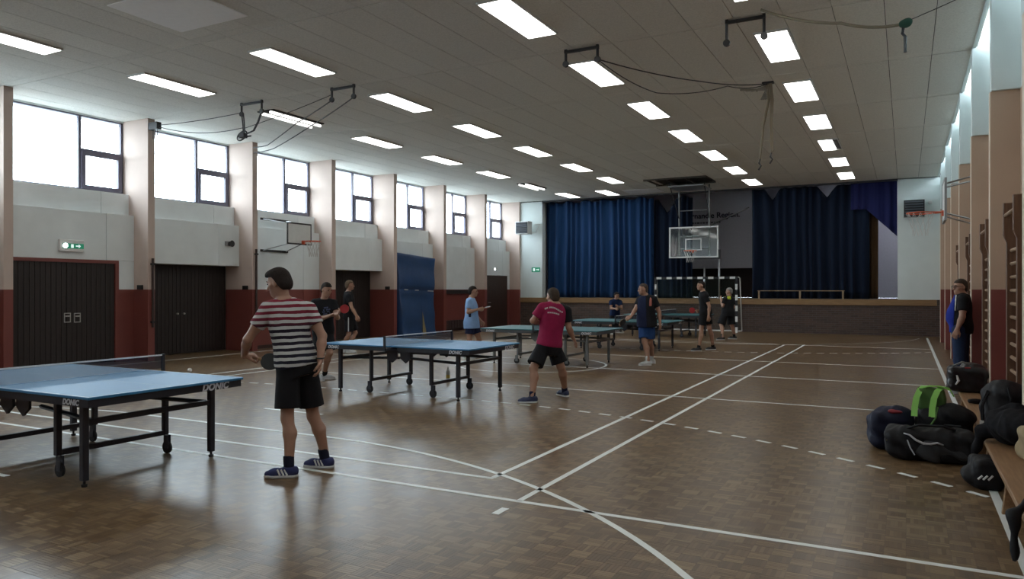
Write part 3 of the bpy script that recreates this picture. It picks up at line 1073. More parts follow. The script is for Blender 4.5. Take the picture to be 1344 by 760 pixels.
MB().box(0.0, hw + 0.05, -0.03, 0.03, z0 - 0.06, z0 + 0.0).box(hw, hw + 0.07, -0.03, 0.03, z0 - 0.06, z0 + 0.28).build('bumper', M_black, h)
fr = MB()
for x in (-0.55, 0.55):
    fr.tube([(x, 0.1, 5.43), (x, 0.1, 2.85)], 0.03, 8)
fr.tube([(-0.55, 0.1, 4.5), (0.55, 0.1, 4.5)], 0.02, 6).tube([(-0.55, 0.1, 3.55), (0.55, 0.1, 3.55)], 0.02, 6).tube([(-0.55, 0.1, 3.1), (0.55, 0.1, 3.1)], 0.02, 6)
fr.build('hanging_frame', mat('hoop_frame_grey', (0.16, 0.17, 0.17), 0.5), h)
for pts_, rr_ in (([(0.62, -1.0, 5.4), (0.55, 0.1, 4.2)], 0.018), ([(-0.62, -1.0, 5.4), (-0.55, 0.1, 4.2)], 0.018), ([(0.6, 0.15, 3.95), (1.75, 1.2, 4.62)], 0.03)):
    MB().tube(pts_, rr_, 6).build('diagonal_brace', mat('dark_brace', (0.02, 0.02, 0.025), 0.7), h)
MB().box(-0.62, 0.62, -1.1, 0.15, 5.24, 5.28).build('folding_carriage', M_steel, h)
basket(h, (-0.02, -0.385, 3.0), (0, -1, 0))
# (b) left wall practice hoop
h = empty('basketball_hoop', (-15.44, 15.0, 0))
tag(h, 'wall-mounted basketball hoop with black-edged board above the red dado, between windows and mat', 'basketball hoop')
xb = 0.94
MB().box(xb - 0.015, xb, -0.42, 0.42, 2.85, 3.36).build('clear_board', mat('white_board', (0.62, 0.64, 0.62), 0.5), h)
MB().box(xb - 0.02, xb + 0.008, -0.45, 0.45, 3.36, 3.40).box(xb - 0.02, xb + 0.008, -0.45, 0.45, 2.81, 2.85).box(xb - 0.02, xb + 0.008, -0.45, -0.42, 2.85, 3.36).box(xb - 0.02, xb + 0.008, 0.42, 0.45, 2.85, 3.36).build('black_border', M_black, h)
for s in (-1, 1):
    MB().tube([(0.0, 0.42 * s, 3.52), (xb - 0.02, 0.2 * s, 3.36)], 0.014, 6).build('support_arm', M_steel, h)
    MB().tube([(0.0, 0.42 * s, 2.66), (xb - 0.02, 0.2 * s, 2.87)], 0.014, 6).build('support_arm', M_steel, h)
for z in (3.49, 2.63):
    MB().box(0, 0.03, -0.5, 0.5, z, z + 0.06).build('wall_rail', M_black, h)
basket(h, (xb + 0.38, 0.12, 2.9), (1, 0, 0), R=0.2)
# (c) right wall hoop
h = empty('basketball_hoop', (XRI, 15.5, 0))
tag(h, 'wall-mounted basketball hoop seen edge-on beside the wall bars', 'basketball hoop')
xb = -0.62
MB().box(xb, xb + 0.02, -0.5, 0.5, 2.86, 3.52).build('clear_board', mat('white_board', (0.62, 0.64, 0.62), 0.5), h)
MB().box(xb - 0.008, xb + 0.03, -0.53, 0.53, 3.52, 3.56).box(xb - 0.008, xb + 0.03, -0.53, 0.53, 2.82, 2.86).box(xb - 0.008, xb + 0.03, -0.53, -0.5, 2.86, 3.52).box(xb - 0.008, xb + 0.03, 0.5, 0.53, 2.86, 3.52).build('grey_border', M_grey, h)
for s in (-1, 1):
    MB().tube([(-0.0, 0.42 * s, 3.62), (xb + 0.03, 0.3 * s, 3.48)], 0.016, 6).build('support_arm', M_steel, h)
    MB().tube([(-0.0, 0.42 * s, 2.75), (xb + 0.03, 0.3 * s, 2.95)], 0.016, 6).build('support_arm', M_steel, h)
basket(h, (xb - 0.37, 0.0, 3.0), (-1, 0, 0))

# ================================================================== STAGE CURTAINS, BANNER, STAGE THINGS
def velvet(name, col):
    m = bpy.data.materials.new(name)
    m.use_nodes = True
    t = NT(m)
    b = t.n['Principled BSDF']
    nz = t.new('ShaderNodeTexNoise')
    mp = t.new('ShaderNodeMapping')
    mp.inputs['Scale'].default_value = (5, 5, 0.4)
    t.put(mp.inputs[0], t.new('ShaderNodeTexCoord').outputs['Object'])
    t.put(nz.inputs['Vector'], mp.outputs[0])
    nz.inputs['Scale'].default_value = 2
    t.put(b.inputs['Base Color'], t.mix(nz.outputs['Fac'], c4([x * 0.75 for x in col]), c4([x * 1.25 for x in col])))
    b.inputs['Roughness'].default_value = 0.85
    b.inputs['Sheen Weight'].default_value = 0.06
    b.inputs['Specular IOR Level'].default_value = 0.15
    return m
def curtain(x0, x1, y, m, label, ztop, zbot, folds=0.28, amp=0.07, seed=0, lower=None):
    """ztop(x) top edge, lower(x) optional bottom edge"""
    r = np.random.RandomState(seed)
    nx, nz = max(12, int((x1 - x0) / 0.035)), 14
    xs = np.linspace(x0, x1, nx + 1)
    ph = np.cumsum(2 * math.pi * (x1 - x0) / nx / folds * (1 + 0.5 * r.uniform(-1, 1, nx + 1)))
    am = amp * (0.45 + 0.5 * np.abs(np.sin(xs * 1.3 + seed)) + 0.45 * np.abs(np.sin(xs * 3.1 + 2 * seed)))
    ph = ph + 1.6 * np.sin(xs * 2.3 + seed) + 1.1 * np.sin(xs * 5.7 + seed * 3)
    mb = MB()
    for j in range(nz + 1):
        f = j / nz
        for i, x in enumerate(xs):
            zb = lower(x) if lower else zbot
            z = zb + (ztop(x) - zb) * f
            mb.v.append((x, y + am[i] * math.sin(ph[i] + 0.5 * math.sin(z * 1.1 + x)) * (1.1 - 0.45 * f), z))
    w = nx + 1
    for j in range(nz):
        for i in range(nx):
            mb.f.append((j * w + i, j * w + i + 1, (j + 1) * w + i + 1, (j + 1) * w + i))
    o = mb.build('stage_curtain', m, None, smooth=True)
    s = o.modifiers.new('cloth', 'SOLIDIFY')
    s.thickness = 0.008
    return tag(o, label, 'curtain')
M_cb = velvet('blue_velvet', (0.009, 0.036, 0.105))
M_cd = velvet('dark_navy_velvet', (0.005, 0.011, 0.027))
M_cp = velvet('violet_blue_velvet', (0.013, 0.016, 0.075))
def scallop(z, w=0.62, d=0.12, ph=0):
    return lambda x: z - d * abs(math.sin((x + ph) * math.pi / w)) ** 2
curtain(-13.85, -9.05, 29.25, M_cb, 'blue stage curtain hanging closed on the side with the left heater', scallop(5.40, 0.8, 0.10), STG + 0.02, 0.30, 0.075, 3)
curtain(-9.1, -7.52, 29.45, M_cd, 'dark navy stage curtain behind the hanging hoop with sagging top edge', lambda x: 5.38 - 0.62 * max(0, 1 - abs(x + 8.55) / 0.35) ** 0.8 - 0.12 * abs(math.sin(x * 4)), STG + 0.02, 0.24, 0.06, 5)
curtain(-5.2, -1.15, 29.3, M_cd, 'dark navy stage curtain between the white banner and the brown drape', lambda x: 5.40 - 0.42 * max(0, 1 - abs(x + 4.45) / 0.28) - 0.42 * max(0, 1 - abs(x + 2.55) / 0.35), STG + 0.02, 0.33, 0.08, 8)
curtain(-1.75, -0.28, 29.12, M_cp, 'violet blue stage curtain gathered up diagonally by the right pier', lambda x: 5.42, STG, 0.3, 0.05, 11,
        lower=lambda x: 4.45 if x < -1.25 else 4.45 - (x + 1.25) * 1.02)
curtain(-1.28, -0.88, 29.6, velvet('brown_drape', (0.075, 0.042, 0.02)), 'narrow brown drape hanging beside the opening at the right pier', lambda x: 5.3, STG + 0.02, 0.16, 0.05, 13)

bn = MB().box(-8.6, -5.3, 33.0, 33.02, 2.55, 5.95).build('banner', mat('banner_cloth', (0.74, 0.74, 0.82), 0.8), None)
tag(bn, 'pale hanging banner with dark lettering behind the stage opening', 'banner')
me = text_mesh('garnandie Region.', 0.335, 0.0, 0.002, 0.008)
o = link_mesh('lettering', me, mat('banner_ink', (0.03, 0.03, 0.07), 0.8), bn)
o.location = (-6.37 - max(v.co.x for v in me.vertices), 32.99, 4.86)
o.rotation_euler = (math.radians(90), 0, 0)
sm_ = MB()
for (z, L) in ((4.52, 1.25), (4.33, 0.7)):
    x = -8.45
    while x < -8.45 + L:
        w = random.uniform(0.05, 0.16)
        sm_.box(x, x + w, 32.985, 33.0, z, z + 0.07)
        x += w + 0.035
sm_.build('small_print', mat('banner_ink_pale', (0.12, 0.12, 0.17), 0.8), bn)['kind'] = 'stuff'
MB().tube([(-8.6, 33.0, 5.95), (-5.3, 33.0, 5.95)], 0.03, 8).build('hanging_rod', M_steel, bn)

wl_ = empty('added_wing_light', (0.35, 31.6, 6.19))  # unseen lamp, added to brighten the gap by the right pier
tag(wl_, 'added unseen lamp brightening the gap behind the right stage pier', 'lamp')
MB().box(-0.1, 0.1, -0.7, 0.7, -0.06, 0).build('lamp_housing', M_lhouse, wl_)
MB().box(-0.07, 0.07, -0.66, 0.66, -0.08, -0.06).build('diffuser', mat('added_wing_lamp_glow', (0.9, 0.9, 0.9), 0.5, emit=(0.92, 0.94, 1.0), es=40), wl_)
sbn = empty('low_bench', (-3.6, 30.2, STG - 0.004))
tag(sbn, 'long low bench standing on the stage before the navy curtain', 'bench')
# it stands in front of the curtain line, on the stage edge
sbn.location = (-3.45, 29.06, STG)
M_sw = wood('bench_light_wood', (0.22, 0.15, 0.09), (0.32, 0.23, 0.14), 0.45, axis=0)
MB().box(-1.5, 1.5, -0.06, 0.06, 0.29, 0.315).build('seat_board', M_sw, sbn)
for x in (-1.45, 0.0, 1.45):
    MB().box(x - 0.03, x + 0.03, -0.05, 0.05, 0.0, 0.29).build('leg', M_sw, sbn)
for (x, zt, lab) in ((-6.95, 2.45, 'shorter steel pole standing on the stage edge under the hanging hoop'), (-6.38, 2.85, 'taller steel pole standing on the stage edge under the hanging hoop')):
    q = empty('steel_pole', (x, 29.05, STG))
    MB().tube([(0, 0, 0.02), (0, 0, zt - STG)], 0.035, 10).build('pole', M_steel, q, smooth=True)
    MB().tube([(0, 0, 0.0), (0, 0, 0.02)], 0.09, 14).build('base_plate', M_steel, q)
    tag(q, lab, 'pole')

# ================================================================== HEATERS, SIGNS, SMALL WALL THINGS
def heater(x0, x1, y0, y1, z0, z1, label, front):
    hh = empty('unit_heater', (x0, y0, z0))
    w, d, t = x1 - x0, y1 - y0, z1 - z0
    MB().box(0, w, 0.03, d, 0, t).build('casing', front, hh)
    MB().box(0.03, w - 0.03, 0.02, 0.03, 0.03, t - 0.03).build('grille_back', M_black, hh)
    for k in range(6):
        z = 0.06 + (t - 0.12) * k / 5
        MB().cbox((w / 2, 0.0, z), (w / 2 - 0.035, 0.035, 0.006), Matrix.Rotation(math.radians(35), 3, 'X')).build('louvre', mat('louvre_grey', (0.09, 0.10, 0.12), 0.5), hh)
    return tag(hh, label, 'heater')
hl = heater(-14.86, -14.25, 28.2, 28.62, 3.98, 4.52, 'white wall heater with dark louvres on the pier left of the stage', M_whitep)
MB().tube([(0.63, 0.25, 0.05), (0.85, 0.3, 0.05), (0.85, 0.675, 0.45), (0.6, 0.675, 0.45)], 0.02, 6).build('bracket', M_whitep, hl)
heater(-0.07, 0.55, 28.45, 28.9, 4.08, 4.63, 'dark wall heater on the white pier right of the stage', M_black)
tag(bev(MB().box(0.66, 0.78, 28.84, 28.9, 4.5, 4.62).build('motion_sensor', M_whitep), 0.02), 'small white sensor beside the dark heater', 'sensor')

M_green = mat('exit_sign_green', (0.02, 0.22, 0.12), 0.4, emit=(0.02, 0.28, 0.16), es=0.25)
M_signw = mat('exit_sign_white', (0.75, 0.8, 0.78), 0.4, emit=(0.8, 1.0, 0.95), es=0.5)
M_lampw = mat('emergency_lamp_lit', (0.9, 0.9, 0.9), 0.4, emit=(0.9, 0.97, 1.0), es=7)
s = empty('exit_lamp', (-15.435, 9.34, 2.51))
tag(s, 'lit green and white exit lamp above the red-framed double door', 'exit sign')
bev(MB().box(0, 0.06, -0.26, 0.26, -0.12, 0.13).build('housing', M_whitep, s), 0.01)
MB().box(0.06, 0.07, -0.20, 0.24, -0.055, 0.05).build('green_panel', M_green, s)
MB().tube([(0.07, -0.15, 0.0), (0.08, -0.15, 0.0)], 0.048, 14).build('lit_lens', M_lampw, s)
MB().box(0.07, 0.075, -0.03, 0.02, -0.04, 0.035).prism([(0.07, -0.012), (0.13, -0.012), (0.13, -0.04), (0.175, 0.0), (0.13, 0.04), (0.13, 0.012), (0.07, 0.012)], 0.07, 0.075, 0).build('pictogram', M_signw, s)
s = empty('exit_sign', (-14.2, 28.9, 2.46))
tag(s, 'small green exit sign on the white pier left of the stage', 'exit sign')
MB().box(-0.2, 0.2, -0.02, 0, -0.1, 0.1).build('sign_plate', M_green, s)
mbp = MB().box(-0.13, -0.04, -0.025, -0.02, -0.06, 0.06)
mbp.prism([(0.16, 0.0), (0.11, 0.045), (0.11, 0.015), (0.02, 0.015), (0.02, -0.015), (0.11, -0.015), (0.11, -0.045)], -0.025, -0.02, 1)
mbp.build('pictogram', M_signw, s)
s = empty('emergency_lamp', (-15.44, 27.4, 2.46))
tag(s, 'small lit emergency lamp above the dark brown door near the stage', 'lamp')
MB().box(0, 0.05, -0.12, 0.2, -0.05, 0.05).build('housing', M_whitep, s)
MB().tube([(0.05, -0.03, 0), (0.07, -0.03, 0)], 0.045, 12).build('lit_lens', M_lampw, s)
tag(bev(MB().box(-15.44, -15.40, 26.38, 26.6, 1.38, 1.62).build('switch_box', M_whitep), 0.01), 'white switch box beside the dark brown door near the stage', 'switch')
s = empty('wall_speaker', (-15.44, 13.45, 2.78))
tag(s, 'small round black siren on the white panel above the set-back double door', 'siren')
MB().tube([(0, 0, 0), (0.05, 0, 0), (0.051, 0, 0), (0.12, 0, 0)], [0.06, 0.06, 0.035, 0.085], 14).build('horn', M_black, s)
MB().box(0, 0.04, -0.13, -0.03, -0.05, 0.06).build('junction_box', M_grey, s)
for k, lab in ((1, 'small dark air grille on the cream pilaster between the two large double doors'), (2, 'small dark air grille on the cream pilaster next to the wall-mounted hoop'), (4, 'small dark air grille on the cream pilaster beside the blue mat')):
    y = 7.79 + 3 * k
    gv = MB().box(-15.3, -15.12, y - 0.03, y, 1.60, 1.70)
    gv.box(-15.28, -15.14, y - 0.045, y - 0.03, 1.62, 1.64).box(-15.28, -15.14, y - 0.045, y - 0.03, 1.66, 1.68)
    tag(gv.build('air_grille', M_black), lab, 'grille')
for k, z1, lab in ((1, 2.3, 'dark pole strapped to the pilaster between the two large double doors'), (2, 2.65, 'dark pole strapped to the pilaster next to the wall-mounted hoop')):
    y = 7.79 + 3 * k + 0.1
    q = empty('strapped_pole', (XL + 0.035, y, 0))
    MB().tube([(0, 0, 0.75), (0, 0, z1)], 0.028, 8).build('pole', mat('pole_dark_brown', (0.05, 0.03, 0.025), 0.5), q)
    for z in (0.85, z1 - 0.15):
        MB().box(-0.035, 0.03, -0.04, 0.04, z, z + 0.04).build('clamp', M_black, q)
    tag(q, lab, 'pole')
tag(MB().box(-15.44, -15.36, 23.1, 25.6, 1.43, 1.58).build('dark_shelf', mat('dark_shelf', (0.03, 0.022, 0.02), 0.6)), 'long dark rail along the top of the red dado beyond the blue mat', 'rail')
rd = empty('low_radiator', (-15.4, 23.1, 0))
for k in range(12):
    MB().box(0, 0.08, 0.2 * k, 0.2 * k + 0.17, 0.1, 0.42).build('radiator_rib', mat('radiator_dark', (0.05, 0.03, 0.03), 0.5), rd)
MB().box(0.01, 0.07, 0, 2.4, 0.13, 0.17).box(0.01, 0.07, 0.1, 0.16, 0, 0.13).box(0.01, 0.07, 2.2, 2.26, 0, 0.13).build('radiator_pipe', M_black, rd)
tag(rd, 'low dark radiator at the foot of the wall beyond the blue mat', 'radiator')

# ================================================================== BLUE MAT
def soft_mat():
    y0, y1, T = 20.05, 22.05, 0.28
    mb = MB()
    nu, nv = 24, 30
    def outer(u, v, s):
        # v: height fraction, u: across ; right top corner pulled out and up
        z = v * (2.84 - 0.12 * u)
        y = y0 + (1.95 + 0.33 * max(0, v - 0.35) / 0.65) * u
        x = -15.36 + 0.20 * v * 0 + s * T
        x += s * (0.03 * math.sin(9 * v + 2 * u) * math.sin(math.pi * u) + 0.02 * math.sin(17 * v + 3))
        x += 0.05 + (0.28 * (1 - v))
        if abs(v - 0.57) < 0.03: x -= s * 0.04
        if v < 0.42 and s > 0: x -= 0.10 * math.exp(-((u - 0.62) / 0.05) ** 2) * (1 - v / 0.42)
        return (x, y, z)
    for s in (0, 1):
        for j in range(nv + 1):
            for i in range(nu + 1):
                mb.v.append(outer(i / nu, j / nv, s))
    w = nu + 1
    off = w * (nv + 1)
    for j in range(nv):
        for i in range(nu):
            a = j * w + i
            mb.f.append((off + a, off + a + 1, off + a + w + 1, off + a + w))
            mb.f.append((a, a + w, a + w + 1, a + 1))
    for j in range(nv):
        a, b = j * w, j * w + nu
        mb.f.append((a, off + a, off + a + w, a + w))
        mb.f.append((b, b + w, off + b + w, off + b))
    for i in range(nu):
        mb.f.append((i, i + 1, off + i + 1, off + i))
        t = nv * w + i
        mb.f.append((t, off + t, off + t + 1, t + 1))
    o = mb.build('soft_mat', mat('blue_tarpaulin', (0.018, 0.055, 0.15), 0.45, noise=0.25, scale=3, bump=0.4, bscale=6), None, smooth=True)
    bev(o, 0.03, 2)
    tag(o, 'large blue soft landing mat leaning upright against the left wall', 'mat')
    st = MB()
    for k, (a, b) in enumerate(((0.12, 0.22), (0.42, 0.52), (0.78, 0.95))):
        p0, p1 = outer(a, 0.565, 1), outer(b, 0.565, 1)
        st.tube([(p0[0] + 0.05, p0[1], p0[2]), (p1[0] + 0.05, p1[1], p1[2])], 0.018, 5)
    st.build('white_seam_strap', mat('strap_white', (0.45, 0.47, 0.5), 0.7), o)
    q = [outer(0.60, 0.0, 1), outer(0.68, 0.0, 1), outer(0.63, 0.30, 1)]
    MB().quad(*[(p[0] + 0.012, p[1], p[2]) for p in q]).build('foam_slit', mat('foam_yellow', (0.26, 0.22, 0.12), 0.9), o)
soft_mat()

# ================================================================== WALL BARS
M_bar = wood('wall_bar_wood', (0.10, 0.05, 0.028), (0.17, 0.09, 0.05), 0.45, axis=2)
M_rung = wood('rung_wood', (0.24, 0.15, 0.09), (0.36, 0.24, 0.15), 0.4, axis=1)
def wall_bars():
    r = empty('wall_bars', (0, 0, 0))
    for y in (0, 0.86):
        up = MB()
        up.prism([(0.98, 0.0), (1.10, 0.0), (1.10, 2.56), (0.95, 2.56), (0.95, 2.2), (0.98, 2.12)], y, y + 0.05, 1)
        u = bev(up.build('upright', M_bar, r), 0.006, 1)
        for zb in (2.3, 0.2):
            MB().box(1.10, XRI, y + 0.005, y + 0.045, zb, zb + 0.1).build('wall_block', M_bar, u)
    rg = MB()
    n = 14
    for k in range(n):
        z = 0.12 + 0.147 * k
        rgo = MB().tube([(1.03, 0.05, z), (1.03, 0.86, z)], 0.02, 8)
        rgo.build('rung', M_rung, r, smooth=True)
    MB().tube([(0.975, 0.05, 2.42), (0.975, 0.86, 2.42)], 0.02, 8).build('rung', M_rung, r, smooth=True)
    return r
wb0 = wall_bars()
for k, (y, lab) in enumerate(((8.95, 'wooden wall bars on the bay directly above the black duffel bags'), (11.92, 'wooden wall bars on the bay behind the man in jeans'), (14.9, 'wooden wall bars on the bay under the wall-mounted hoop'), (17.8, 'wooden wall bars on the far bay of the red and tan wall'))):
    o = wb0 if k == 0 else copy_tree(wb0)
    o.location = (0, y, 0)
    tag(o, lab, 'wall bars', 'wall bars along the right wall')

# ================================================================== BENCHES ALONG THE RIGHT WALL
M_bench = wood('gym_bench_wood', (0.22, 0.12, 0.06), (0.34, 0.20, 0.10), 0.4, axis=1)
def gym_bench(y0, y1, label):
    r = empty('gym_bench', (0.73, y0, 0))
    L = y1 - y0
    bev(MB().box(-0.14, 0.14, 0, L, 0.27, 0.305).build('seat_board', M_bench, r), 0.008)
    MB().box(-0.02, 0.02, 0.2, L - 0.2, 0.06, 0.10).build('balance_beam', M_bench, r)
    for y in (0.35, L / 2, L - 0.35):
        bev(MB().prism([(-0.13, 0), (0.13, 0), (0.10, 0.27), (-0.10, 0.27)], y - 0.02, y + 0.02, 1).build('leg', M_bench, r), 0.005, 1)
    return tag(r, label, 'bench')
gym_bench(4.6, 8.0, 'wooden gym bench under the black backpack and jackets')
gym_bench(8.06, 11.4, 'wooden gym bench carrying the black bag with the white mark')

# ================================================================== GYMNASTIC RINGS, ROPES AND CABLES
def hang_bar(x0, x1, y, label, drops=(0.2, 0.2)):
    r = empty('ring_bar', ((x0 + x1) / 2, y, CEIL))
    w = (x1 - x0) / 2
    MB().box(-w, w, -0.025, 0.025, -0.06, -0.02).box(-w, -w + 0.04, -0.02, 0.02, -0.02, 0).box(w - 0.04, w, -0.02, 0.02, -0.02, 0).build('bar', M_black, r)
    for s, d in zip((-1, 1), drops):
        x = s * (w - 0.02)
        q = MB().tube([(x, 0, -0.06), (x, 0, -d)], 0.022, 6).build('hanger', M_black, r)
        MB().tube([(x, -0.02, -d - 0.03), (x, 0.02, -d - 0.03)], 0.05, 12).build('pulley', M_black, q)
    return tag(r, label, 'ceiling fitting')
hang_bar(-12.07, -11.46, 10.82, 'black ceiling bar with pulleys above the hanging bundle of rings')
hang_bar(-9.64, -9.07, 10.8, 'black ceiling bar with pulleys above the open two-tube light')
hang_bar(-4.82, -4.24, 10.85, 'black ceiling bar with pulleys from which two ropes run to the canvas straps')
hang_bar(-2.27, -1.72, 10.72, 'black ceiling bar with two short hooks near the rope with the green knot', (0.3, 0.28))
def rope(name, pts, r, m, label, cat='rope', n=5, sag=0.0, seg=10):
    P = [Vector(p) for p in pts]
    out = []
    for a, b in zip(P[:-1], P[1:]):
        for k in range(seg):
            f = k / seg
            q = a.lerp(b, f)
            q.z -= sag * 4 * f * (1 - f)
            out.append(q)
    out.append(P[-1])
    return tag(MB().tube(out, r, n).build(name, m, None, smooth=True), label, cat)
YR = 10.82
bun = on_y(319, 178, YR)
rg = empty('gymnastic_rings', tuple(bun))
tag(rg, 'tied-up bundle of gymnastic rings on ropes near the tall windows', 'rings')
for k, (a, b, t) in enumerate(((0.1, 0.2, 0.3), (-0.06, -0.1, 1.1))):
    mb = MB()
    pts = []
    for i in range(20):
        an = 2 * math.pi * i / 20
        v = Matrix.Rotation(t, 3, 'X') @ Matrix.Rotation(0.5 + k, 3, 'Z') @ Vector((0.12 * math.cos(an), 0.12 * math.sin(an), 0))
        pts.append(v + Vector((a * 0.5, 0, -0.03 + 0.03 * k)))
    mb.tube(pts, 0.016, 6, closed=True).build('ring', M_black, rg, smooth=True)
lo_ = Vector(bun)
for (tx, dx) in ((-12.05, -0.05), (-12.0, -0.02), (-11.48, 0.04), (-11.46, 0.07)):
    a = Vector((tx, YR, CEIL - 0.22)) - lo_
    b = Vector((dx, 0.01, 0.02))
    m_ = a.lerp(b, 0.6) + Vector((0.05, 0, -0.12))
    MB().tube([a, a.lerp(m_, 0.5) + Vector((0.01, 0, -0.02)), m_, b], 0.014, 5).build('rope', M_rope, rg, smooth=True)
MB().cbox((0, 0, 0.0), (0.07, 0.05, 0.05)).build('knot', M_rope, rg)
pu = empty('wall_pulley', (XL + 0.0, 10.86, 5.27))
tag(pu, 'black pulley block at the top of the pilaster between the first tall windows', 'pulley')
MB().box(0.0, 0.28, -0.06, 0.06, -0.10, 0.06).build('block', M_black, pu)
for x in (0.08, 0.15, 0.22):
    MB().tube([(x, 0, -0.1), (x, 0, -0.3)], 0.008, 5).build('cable_end', M_rope, pu)
def W(px, py, y=YR): return tuple(on_y(px, py, y))
rope('steel_cable', [(XL + 0.28, 10.86, 5.26), (-12.07, YR, CEIL - 0.2)], 0.008, M_rope, 'thin taut cable from the wall pulley to the ring bundle bar', sag=0.03)
rope('steel_cable', [(XL + 0.28, 10.84, 5.22), W(318, 168)], 0.008, M_rope, 'thin sagging cable from the wall pulley to the ring bundle', sag=0.12)
rope('steel_cable', [W(322, 168), W(434, 125)], 0.007, M_rope, 'thin cable rising from the ring bundle to the next ceiling bar', sag=0.02)
e3 = (XL - 0.02, 13.7, 4.95)
rope('steel_cable', [(-9.64, 10.8, CEIL - 0.25), (-11.6, 11.9, 5.18), (-13.6, 13.0, 5.08), (XL + 0.02, 13.8, 5.28)], 0.012, M_rope, 'upper cable from the two-pulley bar to the second pilaster', seg=6, sag=0.01)
rope('steel_cable', [(-9.1, 10.8, CEIL - 0.25), (-11.3, 12.0, 5.10), (-13.4, 13.0, 4.98), (XL + 0.02, 13.82, 5.15)], 0.012, M_rope, 'lower cable from the two-pulley bar to the second pilaster', seg=6, sag=0.015)
rope('steel_cable', [W(205, 205, 13.7), W(262, 207, 13.7)], 0.001, M_rope, 'short cable at the pilaster') if False else None
bx = on_z(1008, 110, CEIL - 0.03)
rope('rope', [(-4.28, 10.85, CEIL - 0.22), W(920, 107, 12.9), tuple(bx)], 0.010, M_rope, 'dark rope running tight from its ceiling bar to the canvas straps', sag=0.04)
rope('rope', [(-4.26, 10.87, CEIL - 0.23), W(862, 122, 12.0), W(955, 113, 13.4), tuple(bx)], 0.008, M_rope, 'dark rope sagging from its ceiling bar to the canvas straps', sag=0.06)
sp = empty('canvas_straps', tuple(bx))
tag(sp, 'pair of canvas straps with hooks hanging from the ceiling', 'straps')
M_canvas = mat('canvas_strap', (0.20, 0.16, 0.11), 0.9)
MB().cbox((0, 0, 0.015), (0.1, 0.06, 0.015)).build('ceiling_plate', M_black, sp)
for k, (dx, dxe, L) in enumerate(((-0.02, -0.14, 1.38), (0.03, 0.06, 1.28), (0.05, 0.09, 1.25))):
    MB().tube([(dx, 0, 0), (dx + 0.03, 0.02, -0.3), (dx * 0.5 + dxe * 0.5, 0, -0.75), (dxe, 0, -L)], [0.03, 0.028, 0.022, 0.018], 4).build('strap', M_canvas, sp)
    if k < 2:
        MB().tube([(dxe, 0, -L), (dxe - 0.02, 0, -L - 0.07), (dxe + 0.02, 0, -L - 0.12), (dxe - 0.03, 0, -L - 0.2)], 0.016, 6).build('hook', M_black, sp)
for k in range(4):
    MB().tube([(-0.5 + 0.1 * k, 0, -0.05 - 0.02 * k), (-0.2, 0.02, -0.08), (0.0, 0, -0.02 - 0.03 * k), (-0.12 + 0.03 * k, 0, -0.28)], 0.022, 4).build('gathered_strap', mat('canvas_strap_pale', (0.28, 0.26, 0.22), 0.9), sp)
kn = np.array((-0.01, 10.5, 4.93))
kr = empty('hanging_hook', tuple(kn))
tag(kr, 'green knot with a black hook hanging on the thick pale rope', 'hook')
kf = Field((-0.09, -0.07, -0.08), (0.09, 0.07, 0.08), 0.01)
kf.add(*f_ell((0, 0, 0), np.eye(3), (0.075, 0.05, 0.055)), k=0.01)
kf.add(*f_ell((0.03, 0, 0.025), np.eye(3), (0.05, 0.045, 0.04)), k=0.02)
link_mesh('green_knot', kf.mesh('green_knot'), mat('dark_green_cloth', (0.015, 0.06, 0.04), 0.9), kr, True)
MB().tube([(-0.02, 0, -0.04), (-0.03, 0, -0.12), (0.0, 0, -0.16), (0.0, 0, -0.36)], 0.02, 6).build('hook', M_black, kr)
rope('rope', [(-1.75, 10.5, CEIL - 0.02), (-0.75, 10.5, 5.06), tuple(kn)], 0.02, M_ropelight, 'thick pale rope looping under the ceiling to the green knot', sag=0.05)
rope('steel_cable', [tuple(kn + [0.03, 0, 0.03]), (XR, 10.78, 5.36)], 0.006, M_rope, 'thin cable from the green knot to the white fascia', sag=0.01)

# ================================================================== BOTTLE UNDER THE SECOND TABLE
p = on_z(588, 500)
b = empty('drink_bottle', (p[0], p[1], 0))
tag(b, 'small clear bottle with yellow label on the floor under the table', 'bottle')
MB().tube([(0, 0, 0), (0, 0, 0.17), (0, 0, 0.21), (0, 0, 0.23)], [0.035, 0.035, 0.015, 0.014], 14).build('bottle_body', mat('bottle_plastic', (0.35, 0.38, 0.36), 0.2), b, smooth=False)
MB().tube([(0, 0, 0.05), (0, 0, 0.11)], 0.037, 14).build('bottle_label', mat('label_yellow', (0.45, 0.35, 0.08), 0.6), b)
MB().tube([(0, 0, 0.23), (0, 0, 0.25)], 0.017, 12).build('bottle_cap', mat('cap_white', (0.6, 0.6, 0.6), 0.5), b)
